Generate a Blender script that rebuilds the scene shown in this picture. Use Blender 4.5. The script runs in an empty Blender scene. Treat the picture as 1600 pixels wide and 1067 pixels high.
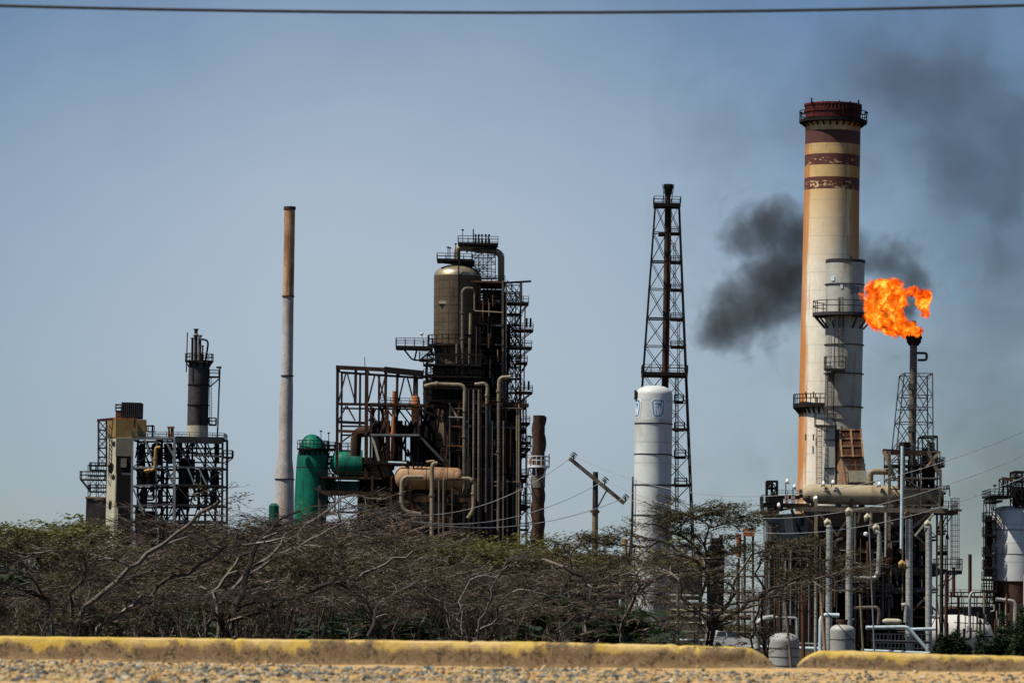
import bpy, math, random
from mathutils import Vector, Matrix, noise as mnoise
R = math.radians
random.seed(7)
scene = bpy.context.scene
COL = scene.collection
# ------------------------------------------------------------------ camera
CAMZ, PITCH, ROLL, LENS = 0.45, 3.71, 1.2, 150.0
FPX = 1600 * LENS / 36.0
cam = bpy.data.cameras.new('camera'); cam.lens = LENS; cam.sensor_width = 36
cam.clip_start = 0.5; cam.clip_end = 20000
cam.dof.use_dof = True; cam.dof.focus_distance = 420; cam.dof.aperture_fstop = 7.5
co = bpy.data.objects.new('camera', cam); COL.objects.link(co); scene.camera = co
CR = Matrix.Rotation(R(90 + PITCH), 3, 'X') @ Matrix.Rotation(R(ROLL), 3, 'Z')
co.rotation_euler = CR.to_euler(); co.location = (0, 0, CAMZ)
# ------------------------------------------------------------------ world and sun
SUNEL = 56; SD = Vector((-0.94 * math.cos(R(SUNEL)), -0.34 * math.cos(R(SUNEL)), math.sin(R(SUNEL)))).normalized()
w = bpy.data.worlds.new('World'); scene.world = w; w.use_nodes = True
wn, wl = w.node_tree.nodes, w.node_tree.links
wn.clear()
sky = wn.new('ShaderNodeTexSky'); sky.sky_type = 'NISHITA'; sky.sun_disc = False
sky.sun_elevation = R(SUNEL); sky.sun_rotation = math.atan2(SD.x, SD.y)
sky.air_density = 0.9; sky.dust_density = 0.25; sky.ozone_density = 4.5; sky.altitude = 0
bg = wn.new('ShaderNodeBackground'); bg.inputs['Strength'].default_value = 0.100
wo = wn.new('ShaderNodeOutputWorld')
tint = wn.new('ShaderNodeMix'); tint.data_type = 'RGBA'; tint.blend_type = 'MULTIPLY'; tint.inputs[0].default_value = 1
tint.inputs[7].default_value = (0.57, 0.605, 0.665, 1)
tcw = wn.new('ShaderNodeTexCoord'); nzw = wn.new('ShaderNodeTexNoise'); nzw.inputs['Scale'].default_value = 5.5; nzw.inputs['Detail'].default_value = 4
crw = wn.new('ShaderNodeValToRGB'); crw.color_ramp.elements[0].position = 0.3; crw.color_ramp.elements[0].color = (0.86, 0.88, 0.9, 1)
crw.color_ramp.elements[1].position = 0.72; crw.color_ramp.elements[1].color = (1.08, 1.07, 1.05, 1)
t2 = wn.new('ShaderNodeMix'); t2.data_type = 'RGBA'; t2.blend_type = 'MULTIPLY'; t2.inputs[0].default_value = 1
wl.new(tcw.outputs['Generated'], nzw.inputs['Vector']); wl.new(nzw.outputs['Fac'], crw.inputs['Fac'])
# bright hazy patch painted into the sky colour, fixed in direction, broken by noise
def _wm(op, a, b=None, c=None, cl=False):
    n = wn.new('ShaderNodeMath'); n.operation = op; n.use_clamp = cl
    for i, v in enumerate((a, b, c)):
        if v is None: continue
        if isinstance(v, (int, float)): n.inputs[i].default_value = v
        else: wl.new(v, n.inputs[i])
    return n.outputs[0]
sxyz = wn.new('ShaderNodeSeparateXYZ'); wl.new(tcw.outputs['Generated'], sxyz.inputs[0])
nz2 = wn.new('ShaderNodeTexNoise'); nz2.inputs['Scale'].default_value = 9; nz2.inputs['Detail'].default_value = 5; nz2.inputs['Roughness'].default_value = .55; wl.new(tcw.outputs['Generated'], nz2.inputs['Vector'])
hx = _wm('DIVIDE', _wm('ADD', sxyz.outputs[0], .030), .135); hz = _wm('DIVIDE', _wm('SUBTRACT', sxyz.outputs[2], .072), .098)
hd = _wm('SQRT', _wm('ADD', _wm('MULTIPLY', hx, hx), _wm('MULTIPLY', hz, hz))); hd = _wm('ADD', hd, _wm('MULTIPLY', _wm('SUBTRACT', nz2.outputs['Fac'], .5), .7))
hf = _wm('MULTIPLY', _wm('SUBTRACT', 1, _wm('SMOOTH_MIN', _wm('POWER', _wm('MAXIMUM', hd, 0), 1.6), 1, .3), None, True), .86, None, True)
hf = _wm('MULTIPLY', hf, _wm('GREATER_THAN', sxyz.outputs[1], 0))
bank = wn.new('ShaderNodeMix'); bank.data_type = 'RGBA'; wl.new(hf, bank.inputs[0]); bank.inputs[7].default_value = (.395/.1, .475/.1, .56/.1, 1)
wl.new(sky.outputs[0], tint.inputs[6]); wl.new(tint.outputs[2], t2.inputs[6]); wl.new(crw.outputs[0], t2.inputs[7])
wl.new(t2.outputs[2], bank.inputs[6]); wl.new(bank.outputs[2], bg.inputs['Color']); wl.new(bg.outputs[0], wo.inputs['Surface'])
sl = bpy.data.lights.new('sun', 'SUN'); sl.energy = 4.9; sl.angle = R(0.5); sl.color = (1.0, 0.93, 0.82)
so = bpy.data.objects.new('sun', sl); COL.objects.link(so); so.rotation_euler = SD.to_track_quat('Z', 'Y').to_euler(); so.location = (-40, -20, 80)
scene.view_settings.view_transform = 'Standard'; scene.view_settings.look = 'None'
scene.view_settings.exposure = 0.14; scene.view_settings.gamma = 1
scene.cycles.volume_max_steps = 512; scene.cycles.volume_step_rate = 0.3; scene.cycles.transparent_max_bounces = 16
scene.cycles.max_bounces = 6

# ------------------------------------------------------------------ pixel -> world helpers
def W(px, py, D, dy=0.0):
    v = CR @ Vector(((px - 800) / FPX, -(py - 533.5) / FPX, -1))
    p = v * (D / v.y); p.z += CAMZ; p.y += dy
    return p
def at(D):
    f = lambda px, py, dy=0.0: W(px, py, D, dy)
    f.s = D / FPX; f.D = D
    return f
GZ = -2.9
# ------------------------------------------------------------------ mesh builder
class MB:
    def __init__(s): s.v = []; s.f = []; s.uv = None
    def quad(s, a, b, c, d):
        n = len(s.v); s.v += [a, b, c, d]; s.f.append((n, n+1, n+2, n+3))
    def hexa(s, p):      # 8 points: bottom 0-3 ccw, top 4-7
        n = len(s.v); s.v += [Vector(q) for q in p]
        for f in ((3,2,1,0),(4,5,6,7),(0,1,5,4),(1,2,6,5),(2,3,7,6),(3,0,4,7)): s.f.append(tuple(n+i for i in f))
        return s
    def box(s, x0, x1, y0, y1, z0, z1):
        return s.hexa([(x0,y0,z0),(x1,y0,z0),(x1,y1,z0),(x0,y1,z0),(x0,y0,z1),(x1,y0,z1),(x1,y1,z1),(x0,y1,z1)])
    def bar(s, a, b, w, h=None):
        h = h or w; w *= random.uniform(.94, 1.06); h *= random.uniform(.94, 1.06)
        a = Vector(a); b = Vector(b); d = (b - a)
        if d.length < 1e-6: return s
        d.normalize(); up = Vector((0,0,1)) if abs(d.z) < .9 else Vector((0,1,0))
        x = d.cross(up).normalized() * (w/2); y = x.cross(d).normalized() * (h/2)
        n = len(s.v); s.v += [a-x-y, a+x-y, a+x+y, a-x+y, b-x-y, b+x-y, b+x+y, b-x+y]
        for f in ((0,1,2,3),(7,6,5,4),(4,5,1,0),(5,6,2,1),(6,7,3,2),(7,4,0,3)): s.f.append(tuple(n+i for i in f))
        return s
    def tube(s, pts, r, n=8, caps=True):
        pts = [Vector(p) for p in pts]; m = len(pts)
        rr = r if isinstance(r, (list, tuple)) else [r]*m
        prev = None; base = len(s.v)
        for i, p in enumerate(pts):
            d = (pts[min(i+1, m-1)] - pts[max(i-1, 0)])
            if d.length < 1e-9: d = Vector((0,0,1))
            d.normalize()
            if prev is None:
                up = Vector((0,0,1)) if abs(d.z) < .9 else Vector((0,1,0)); x = d.cross(up).normalized()
            else: x = (prev - d*prev.dot(d)); x = x.normalized() if x.length > 1e-6 else d.orthogonal().normalized()
            prev = x; y = d.cross(x)
            for k in range(n):
                a = 2*math.pi*k/n; s.v.append(p + (x*math.cos(a) + y*math.sin(a))*rr[i])
        for i in range(m-1):
            for k in range(n):
                a = base+i*n+k; b = base+i*n+(k+1) % n; s.f.append((a, b, b+n, a+n))
        if caps:
            s.f.append(tuple(base+k for k in reversed(range(n)))); s.f.append(tuple(base+(m-1)*n+k for k in range(n)))
        return s
    def rings(s, cs, n=32, caps=True, axis=None):   # list of (centre, radius), rings square to the axis (default z)
        base = len(s.v); ax = (axis or Vector((0,0,1))).normalized(); X = ax.orthogonal().normalized() if axis else Vector((1,0,0)); Y = ax.cross(X)
        for c, r in cs:
            for k in range(n):
                a = 2*math.pi*k/n; s.v.append(Vector(c) + X*(r*math.cos(a)) + Y*(r*math.sin(a)))
        for i in range(len(cs)-1):
            for k in range(n):
                a = base+i*n+k; b = base+i*n+(k+1) % n; s.f.append((a, b, b+n, a+n))
        if caps:
            s.f.append(tuple(base+k for k in reversed(range(n)))); s.f.append(tuple(base+(len(cs)-1)*n+k for k in range(n)))
        return s
    def annulus(s, c, r0, r1, h, n=32, a0=0, a1=2*math.pi):
        full = abs(a1-a0-2*math.pi) < 1e-6; m = n if full else n+1; base = len(s.v); c = Vector(c)
        for k in range(m):
            a = a0+(a1-a0)*k/n; d = Vector((math.cos(a), math.sin(a), 0))
            s.v += [c+d*r0, c+d*r1, c+d*r1+Vector((0,0,h)), c+d*r0+Vector((0,0,h))]
        for k in range(n):
            i = base+4*k; j = base+4*((k+1) % m)
            for q in range(4): s.f.append((i+q, j+q, j+(q+1) % 4, i+(q+1) % 4))
        if not full: s.f.append((base, base+1, base+2, base+3)); e = base+4*n; s.f.append((e+3, e+2, e+1, e))
        return s
def mesh_obj(name, mb, mat, loc=Vector((0,0,0)), smooth=False):
    me = bpy.data.meshes.new(name); me.from_pydata([tuple(v - loc) for v in map(Vector, mb.v)], [], mb.f)
    if mb.uv:
        ul = me.uv_layers.new(name='UVMap')
        for lp in me.loops: ul.data[lp.index].uv = mb.uv[lp.vertex_index]
    me.materials.append(mat)
    if smooth:
        me.polygons.foreach_set('use_smooth', [len(p.vertices) == 4 for p in me.polygons])
        try: me.set_sharp_from_angle(angle=R(38))
        except Exception: pass
    me.update()
    o = bpy.data.objects.new(name, me); COL.objects.link(o)
    return o
class Thing:
    def __init__(s, name, label, cat, loc, group=None):
        s.loc = Vector(loc); s.o = bpy.data.objects.new(name, None); s.o.empty_display_size = .5
        COL.objects.link(s.o); s.o.location = s.loc; s.o['label'] = label; s.o['category'] = cat
        if group: s.o['group'] = group
    def part(s, name, mb, mat, parent=None, label=None, smooth=False):
        o = mesh_obj(name, mb, mat, s.loc, smooth); o.parent = parent or s.o
        if label: o['label'] = label
        return o
    def bar(s, name, a, b, w, mat, h=None, parent=None):
        return s.part(name, MB().bar(a, b, w, h), mat, parent)
def single(name, label, cat, mb, mat, loc, group=None, smooth=False, kind=None):
    loc = Vector(loc); o = mesh_obj(name, mb, mat, loc, smooth); o.location = loc
    if kind: o['kind'] = kind
    if kind == 'structure': return o
    o['label'] = label; o['category'] = cat
    if group: o['group'] = group
    return o
def copy_tree(o, parent=None):
    c = o.copy(); COL.objects.link(c)
    if parent: c.parent = parent
    for ch in list(o.children): copy_tree(ch, c)
    return c
# ------------------------------------------------------------------ materials
def nd(nt, t, **kw):
    n = nt.nodes.new(t)
    for k, v in kw.items(): setattr(n, k, v)
    return n
def ramp(nt, fac, stops, interp='LINEAR'):
    r = nt.nodes.new('ShaderNodeValToRGB'); cr = r.color_ramp; cr.interpolation = interp
    while len(cr.elements) < len(stops): cr.elements.new(.5)
    for e, (p, c) in zip(cr.elements, stops):
        e.position = p; e.color = (c, c, c, 1) if isinstance(c, (int, float)) else (*c[:3], 1)
    nt.links.new(fac, r.inputs[0]); return r.outputs[0]
def mix(nt, f, a, b, mode='MIX'):
    m = nt.nodes.new('ShaderNodeMix'); m.data_type = 'RGBA'; m.blend_type = mode
    for i, x in ((0, f), (6, a), (7, b)):
        if isinstance(x, (int, float)) and i == 0: m.inputs[0].default_value = x
        elif isinstance(x, (tuple, list)): m.inputs[i].default_value = (*x[:3], 1)
        else: nt.links.new(x, m.inputs[i])
    return m.outputs[2]
def math_(nt, op, a, b=None, c=None, clamp=False):
    m = nt.nodes.new('ShaderNodeMath'); m.operation = op; m.use_clamp = clamp
    for i, x in enumerate((a, b, c)):
        if x is None: continue
        if isinstance(x, (int, float)): m.inputs[i].default_value = x
        else: nt.links.new(x, m.inputs[i])
    return m.outputs[0]
def noise_n(nt, vec, scale, detail=4, rough=.6, mapscale=None, dist=0):
    if mapscale:
        mp = nt.nodes.new('ShaderNodeMapping'); mp.inputs['Scale'].default_value = mapscale
        nt.links.new(vec, mp.inputs[0]); vec = mp.outputs[0]
    n = nt.nodes.new('ShaderNodeTexNoise'); n.inputs['Scale'].default_value = scale; n.inputs['Detail'].default_value = detail
    n.inputs['Roughness'].default_value = rough; n.inputs['Distortion'].default_value = dist
    nt.links.new(vec, n.inputs['Vector']); return n.outputs['Fac']
def newmat(name):
    m = bpy.data.materials.new(name); m.use_nodes = True; nt = m.node_tree; nt.nodes.clear()
    out = nt.nodes.new('ShaderNodeOutputMaterial'); b = nt.nodes.new('ShaderNodeBsdfPrincipled')
    nt.links.new(b.outputs[0], out.inputs[0]); tc = nt.nodes.new('ShaderNodeTexCoord')
    return m, nt, b, tc.outputs['Object'], out
def weathered(name, c1, c2, stain=(.16,.06,.025), amt=.3, rough=.7, metal=0., scale=.5, bump=.15, bands=0, bandc=.6, grid=0, mottle=(.72, 1.12), k=1.):
    c1 = tuple(x*k for x in c1); c2 = tuple(x*k for x in c2); stain = tuple(x*(k if k < 1 else 1) for x in stain)
    m, nt, b, oc, out = newmat(name)
    n1 = noise_n(nt, oc, scale, 6, .65); n2 = noise_n(nt, oc, scale*1.6, 5, .65, (1,1,.12)); n3 = noise_n(nt, oc, scale*7, 3, .6)
    col = mix(nt, ramp(nt, n1, [(.35, 0), (.65, 1)]), c1, c2)
    col = mix(nt, ramp(nt, n3, [(.3, mottle[0]), (.7, mottle[1])]), (0,0,0), col)
    lo = .72 - amt*.42
    col = mix(nt, ramp(nt, n2, [(lo, 0), (lo+.16, 1)]), col, stain)
    if bands:
        sp = nt.nodes.new('ShaderNodeSeparateXYZ'); nt.links.new(oc, sp.inputs[0])
        fr = math_(nt, 'FRACT', math_(nt, 'MULTIPLY', sp.outputs[2], 1/bands))
        col = mix(nt, ramp(nt, fr, [(0, 1), (.05, 1), (.11, 0), (1, 0)]), col, tuple(x*bandc for x in c1))
        if grid:
            fx = math_(nt, 'FRACT', math_(nt, 'MULTIPLY', sp.outputs[0], 1/grid))
            col = mix(nt, ramp(nt, fx, [(0, 1), (.04, 1), (.08, 0), (1, 0)]), col, tuple(x*bandc for x in c1))
    nt.links.new(col, b.inputs['Base Color']); b.inputs['Metallic'].default_value = metal; b.inputs['Specular IOR Level'].default_value = .5 if sum(c1) > .6 else .15
    nt.links.new(ramp(nt, n1, [(0, max(.05, rough-.12)), (1, min(1, rough+.12))]), b.inputs['Roughness'])
    if bump:
        bp = nt.nodes.new('ShaderNodeBump'); bp.inputs['Strength'].default_value = bump; bp.inputs['Distance'].default_value = .1
        nt.links.new(n3, bp.inputs['Height']); nt.links.new(bp.outputs[0], b.inputs['Normal'])
    return m
M = {}
def defm(k, *a, **kw): M[k] = weathered(k, *a, **kw)
defm('black_steel', (.009,.008,.008), (.019,.015,.013), (.04,.02,.012), .3, .8)
defm('brown_steel', (.028,.016,.012), (.05,.027,.018), (.11,.05,.027), .45, .85)
defm('rusty_steel', (.09,.036,.02), (.15,.062,.03), (.04,.02,.015), .5, .85)
defm('grey_steel', (.05,.055,.06), (.10,.105,.11), (.06,.04,.03), .3, .7)
defm('light_steel', (.15,.16,.165), (.24,.25,.25), (.1,.07,.05), .3, .65)
defm('dark_blue_steel', (.014,.017,.021), (.028,.031,.036), (.03,.02,.017), .3, .75)
defm('pale_concrete', (.40,.37,.26), (.50,.47,.34), (.16,.13,.08), .3, .9)
defm('grey_concrete', (.13,.12,.10), (.18,.165,.13), (.06,.05,.04), .35, .9)
defm('tan_panel', (.20,.13,.05), (.26,.175,.07), (.10,.06,.025), .3, .8)
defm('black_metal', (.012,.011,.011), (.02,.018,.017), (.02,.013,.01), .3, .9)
defm('charcoal', (.036,.034,.037), (.068,.064,.065), (.018,.016,.016), .4, .85)
defm('black_sheet', (.006,.005,.005), (.011,.009,.009), (.016,.01,.008), .3, .9)
defm('green_paint', (.004,.125,.078), (.007,.185,.115), (.010,.045,.03), .55, .5, bump=.05)
defm('brown_insulation', (.10,.074,.048), (.15,.112,.072), (.045,.032,.022), .4, .6, metal=.15, bands=1.1, bandc=.6, grid=1.3)
defm('beige_pipe', (.25,.205,.13), (.36,.30,.20), (.12,.07,.035), .45, .55, metal=.1, bands=.9, bandc=.7)
defm('drab_pipe', (.11,.09,.068), (.18,.15,.115), (.05,.03,.02), .45, .65, bands=.9, bandc=.6)
defm('silver_pipe', (.30,.305,.275), (.44,.44,.40), (.15,.11,.07), .42, .55, metal=.2, bands=.62, bandc=.5)
defm('pale_blue_pipe', (.45,.58,.6), (.58,.68,.7), (.3,.3,.25), .15, .5)
defm('orange_rust', (.36,.12,.045), (.5,.2,.08), (.14,.05,.03), .45, .85)
defm('tan_tank', (.34,.195,.09), (.44,.27,.135), (.16,.065,.03), .5, .7, mottle=(.8,1.08))
defm('cream_tank', (.46,.41,.28), (.54,.48,.34), (.24,.18,.1), .35, .6, bands=0)
defm('white_paint', (.60,.59,.54), (.70,.68,.62), (.36,.28,.18), .35, .5, bump=.04, mottle=(.9,1.04))
defm('grey_stack', (.31,.32,.29), (.42,.42,.38), (.15,.13,.1), .35, .6, bump=.05, mottle=(.88,1.05))
defm('tall_stack_grey', (.34,.31,.285), (.50,.465,.43), (.32,.21,.14), .42, .85)
defm('tall_stack_tan', (.42,.23,.11), (.56,.35,.19), (.18,.07,.03), .5, .85)
defm('dark_rust_stack', (.045,.023,.016), (.10,.058,.038), (.016,.01,.008), .5, .9, scale=.7)
defm('yellow_paint', (.38,.215,.05), (.46,.28,.08), (.25,.13,.04), .3, .6)
defm('red_paint', (.11,.014,.014), (.17,.022,.02), (.03,.008,.008), .6, .8)
defm('wood_pole', (.16,.12,.08), (.28,.22,.15), (.08,.06,.04), .4, .9, scale=2)
defm('dark_wood', (.035,.03,.027), (.06,.05,.04), (.03,.02,.02), .3, .9, scale=2)
defm('wire', (.3,.3,.3), (.42,.42,.4), (.2,.18,.15), .2, .5, bump=0)
defm('black_cable', (.02,.02,.022), (.03,.03,.032), (.02,.02,.02), .1, .6, bump=0)
defm('porcelain', (.04,.03,.03), (.07,.05,.045), (.03,.02,.02), .2, .35)
defm('duct_beige', (.33,.25,.16), (.44,.35,.24), (.40,.14,.045), .62, .8)
defm('lamp_white', (.8,.8,.78), (.85,.85,.82), (.6,.6,.55), .1, .4, bump=0)
defm('pink_panel', (.45,.3,.27), (.55,.38,.34), (.3,.2,.16), .2, .7)
defm('bark', (.075,.058,.048), (.16,.13,.11), (.05,.038,.03), .35, .95, scale=3)
defm('bark_pale', (.20,.165,.145), (.34,.295,.26), (.09,.07,.06), .35, .95, scale=2)
defm('twig_brown', (.085,.062,.052), (.15,.115,.098), (.05,.035,.03), .3, .95, scale=1)
def barkmat(name, dark, mid, pale, share):  # random pale islands imitate sunlit branches, dark ones the shade inside the thicket
    m, nt, b, oc, out = newmat(name)
    gi = nt.nodes.new('ShaderNodeNewGeometry'); c = ramp(nt, gi.outputs['Random Per Island'], [(0, dark), (.5, mid), (1-share, mid), (1-share+.02, pale), (1, pale)])
    n = noise_n(nt, oc, 3, 4, .7); c = mix(nt, ramp(nt, n, [(.3, .6), (.7, 1.25)]), (0,0,0), c)
    nt.links.new(c, b.inputs['Base Color']); b.inputs['Roughness'].default_value = .9; b.inputs['Specular IOR Level'].default_value = .2; return m
M['twig_brown'] = barkmat('twig_bark', (.02,.014,.011), (.075,.053,.038), (.28,.23,.19), .12)
M['bark'] = barkmat('limb_bark', (.022,.017,.014), (.055,.041,.033), (.24,.20,.17), .25)
M['bark_pale'] = barkmat('pale_limb_bark', (.05,.04,.033), (.10,.082,.068), (.30,.26,.23), .3)
def leafmat(name, a, b_, c):
    m, nt, b, oc, out = newmat(name)
    n1 = noise_n(nt, oc, .9, 3); n2 = noise_n(nt, oc, 14, 2)
    col = mix(nt, ramp(nt, n1, [(.35, 0), (.65, 1)]), a, b_); col = mix(nt, ramp(nt, n2, [(.4, 0), (.7, 1)]), col, c)
    nt.links.new(col, b.inputs['Base Color']); b.inputs['Roughness'].default_value = .7
    tr = nt.nodes.new('ShaderNodeBsdfTranslucent'); nt.links.new(col, tr.inputs[0]); ms = nt.nodes.new('ShaderNodeMixShader'); ms.inputs[0].default_value = .3
    nt.links.new(b.outputs[0], ms.inputs[1]); nt.links.new(tr.outputs[0], ms.inputs[2]); nt.links.new(ms.outputs[0], out.inputs[0]); return m
M['leaf_olive'] = leafmat('leaf_olive', (.105,.11,.02), (.16,.15,.028), (.05,.06,.014))
M['leaf_drab'] = leafmat('leaf_drab', (.06,.056,.018), (.095,.082,.027), (.04,.037,.014))
M['leaf_green'] = leafmat('leaf_green', (.014,.033,.008), (.028,.055,.013), (.009,.02,.006))
# chimney paint: cream with three flaking maroon bands and rust runs (real stains, fixed to the shaft)
def chimney_mat(bands, ztop, r):
    m, nt, b, oc, out = newmat('chimney_paint')
    sp = nt.nodes.new('ShaderNodeSeparateXYZ'); nt.links.new(oc, sp.inputs[0]); z = sp.outputs[2]; x = math_(nt, 'DIVIDE', sp.outputs[0], r)
    nf = noise_n(nt, oc, .9, 5, .7); col = mix(nt, ramp(nt, nf, [(.3, 0), (.7, 1)]), (.74,.67,.52), (.87,.82,.69))
    fade = math_(nt, 'MULTIPLY_ADD', math_(nt, 'SUBTRACT', z, ztop-22), 1/14., 0, True)
    col = mix(nt, math_(nt, 'MULTIPLY', fade, .9), col, (.66,.42,.14))
    st = noise_n(nt, oc, 2.6, 6, .72, (1,1,.045)); st2 = noise_n(nt, oc, .35, 3, .6, (1,1,.3))
    edge = math_(nt, 'ADD', math_(nt, 'MULTIPLY', ramp(nt, math_(nt, 'MULTIPLY', x, -1), [(.7, 0), (.99, 1)]), .6),
                 math_(nt, 'MULTIPLY', ramp(nt, x, [(.35, 0), (.9, 1)]), math_(nt, 'ADD', .2, math_(nt, 'MULTIPLY', fade, .3))))
    edge = math_(nt, 'MULTIPLY', edge, ramp(nt, st2, [(.3, .35), (.6, 1)]))
    f = math_(nt, 'ADD', math_(nt, 'MULTIPLY', st, .8), edge)
    col = mix(nt, ramp(nt, f, [(.47, 0), (.58, .75), (.82, 1)]), col, (.50,.19,.04))
    hz = math_(nt, 'FRACT', math_(nt, 'MULTIPLY', z, .42)); col = mix(nt, ramp(nt, hz, [(0, .25), (.04, .25), (.08, 0), (1, 0)]), col, (.3,.26,.2))
    fl = noise_n(nt, oc, 1.1, 8, .72, (1, 1, 1.6)); fl2 = noise_n(nt, oc, 2.2, 4, .6, (1,1,.25))
    for (z0, z1, thr) in bands:
        k = math_(nt, 'MULTIPLY', math_(nt, 'GREATER_THAN', z, z0), math_(nt, 'LESS_THAN', z, z1))
        rel = math_(nt, 'DIVIDE', math_(nt, 'SUBTRACT', z, z0), z1-z0)
        keep = ramp(nt, math_(nt, 'ADD', math_(nt, 'SUBTRACT', fl, thr), math_(nt, 'MULTIPLY', math_(nt, 'GREATER_THAN', rel, .66), .09)), [(0, 0), (.03, 1)]) if thr > 0 else 1.0
        k = math_(nt, 'MULTIPLY', k, keep); col = mix(nt, k, col, mix(nt, fl2, (.055,.012,.009), (.15,.035,.018)))
    soot = math_(nt, 'MULTIPLY_ADD', math_(nt, 'SUBTRACT', z, ztop-12), 1/10., 0, True)
    col = mix(nt, math_(nt, 'MULTIPLY', soot, ramp(nt, nf, [(.35, .1), (.7, .55)])), col, (.05,.03,.03))
    nt.links.new(col, b.inputs['Base Color']); b.inputs['Roughness'].default_value = .8
    bp = nt.nodes.new('ShaderNodeBump'); bp.inputs['Strength'].default_value = .2; bp.inputs['Distance'].default_value = .1
    nt.links.new(nf, bp.inputs['Height']); nt.links.new(bp.outputs[0], b.inputs['Normal']); return m
# ------------------------------------------------------------------ shape helpers
def arc_path(pts, rad, n=5):
    pts = [Vector(p) for p in pts]; out = [pts[0]]
    for i in range(1, len(pts)-1):
        a, b, c = pts[i-1], pts[i], pts[i+1]; u = (a-b); v = (c-b); r = min(rad, u.length*.48, v.length*.48)
        u.normalize(); v.normalize(); p0 = b+u*r; p1 = b+v*r
        for k in range(n+1):
            t = k/n; out.append(p0*(1-t)**2 + b*2*t*(1-t) + p1*t*t)
    out.append(pts[-1]); return out
def pxrings(P, rows, dy=0):    # rows of (y, x_left, x_right)
    return [(P((a+b)/2, y, dy), (b-a)/2*P.s) for y, a, b in rows]
def dome(P, y_top, y_rim, xl, xr, dy=0, n=7, cone=1.0):   # px: from top down to rim
    c0 = P((xl+xr)/2, y_rim, dy); r = (xr-xl)/2*P.s; top = P((xl+xr)/2, y_top, dy); out = []
    for k in range(n):
        t = k/n*math.pi/2; out.append((c0.lerp(top, math.cos(t)), max(.02, r*math.sin(t)**cone)))
    return out
def rail(mb, pts, h=1.1, w=.07, step=1.6, closed=False):
    pts = [Vector(p) for p in pts]; segs = list(zip(pts, pts[1:] + ([pts[0]] if closed else [])))[:len(pts) if closed else len(pts)-1]
    for a, b in segs:
        L = (b-a).length; n = max(1, round(L/step))
        for k in range(n+1): p = a.lerp(b, k/n); mb.bar(p, p+Vector((0,0,h)), w)
        for q in (1., .55): mb.bar(a+Vector((0,0,h*q)), b+Vector((0,0,h*q)), w)
    return mb
def deck(T, P, xl, xr, y, d0, d1, mat, rh=13, th=.22, name='platform', sides='FLRB', brackets=None):
    z = P((xl+xr)/2, y).z; x0 = P(xl, y).x; x1 = P(xr, y).x; Y = P.D
    pf = T.part(name, MB().box(x0, x1, Y+d0, Y+d1, z-th, z), mat)
    c = [Vector((x0,Y+d0,z)), Vector((x1,Y+d0,z)), Vector((x1,Y+d1,z)), Vector((x0,Y+d1,z))]
    mb = MB(); hh = rh*P.s; step = max(1.3, (x1-x0)/8)
    for k, s_ in (('F',0), ('R',1), ('B',2), ('L',3)):
        if k in sides: rail(mb, [c[s_], c[(s_+1) % 4]], hh, P.s*.85, step)
    if rh: T.part('railing', mb, mat, pf)
    if brackets:
        for xa, xb, yb in brackets:
            for dd in (d0+.1, d1-.1): T.bar('bracket', P(xa, y+1, dd), P(xb, yb, dd), P.s*1.6, mat, parent=pf)
    return pf
def ladder(T, P, x, y0, y1, dy, mat, wpx=5, cage=False, name='ladder'):
    a = P(x, y0, dy); b = P(x, y1, dy); w = wpx*P.s/2; X = Vector((w,0,0)); mb = MB()
    mb.bar(a-X, b-X, P.s*.8); mb.bar(a+X, b+X, P.s*.8); n = max(2, int(abs(y1-y0)/3.2))
    for k in range(n+1): p = a.lerp(b, k/n); mb.bar(p-X, p+X, P.s*.6)
    o = T.part(name, mb, mat)
    if cage:
        cg = MB(); m = max(2, int(abs(y1-y0)/8))
        for k in range(m+1):
            p = a.lerp(b, k/m); cg.annulus(p, w*1.35, w*1.35+P.s*.6, P.s*.7, 12, math.pi*.95, math.pi*2.05)
        for q in (1.1, 1.3, 1.5, 1.7, 1.9):
            d = Vector((math.cos(q*math.pi), math.sin(q*math.pi), 0))*(w*1.45); cg.bar(a+d, b+d, P.s*.5)
        T.part('safety_cage', cg, mat, o)
    return o
def ring_deck(T, c, r0, r1, mat, rh=1.1, th=.25, w=.08, a0=0, a1=2*math.pi, name='platform', nb=0, drop=1.4):
    pf = T.part(name, MB().annulus(c, r0, r1, -th, 36, a0, a1), mat); n = 28; mb = MB(); c = Vector(c)
    pts = [c+Vector((math.cos(a0+(a1-a0)*k/n), math.sin(a0+(a1-a0)*k/n), 0))*(r1-.06) for k in range(n+1)]
    for k in range(n):
        for q in (1., .55): mb.bar(pts[k]+Vector((0,0,rh*q)), pts[k+1]+Vector((0,0,rh*q)), w)
    for k in range(0, n+1, 2): mb.bar(pts[k], pts[k]+Vector((0,0,rh)), w)
    T.part('railing', mb, mat, pf)
    if nb:
        for k in range(nb+1):
            bm_ = MB()
            a = a0+(a1-a0)*(k+.5)/(nb+1); d = Vector((math.cos(a), math.sin(a), 0))
            bm_.bar(c+d*(r1-.2)-Vector((0,0,th)), c+d*(r0)-Vector((0,0,drop)), w*1.8); bm_.bar(c+d*r0-Vector((0,0,th+.05)), c+d*(r1-.1)-Vector((0,0,th+.05)), w*1.6)
            T.part('bracket', bm_, mat, pf)
    return pf
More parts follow.
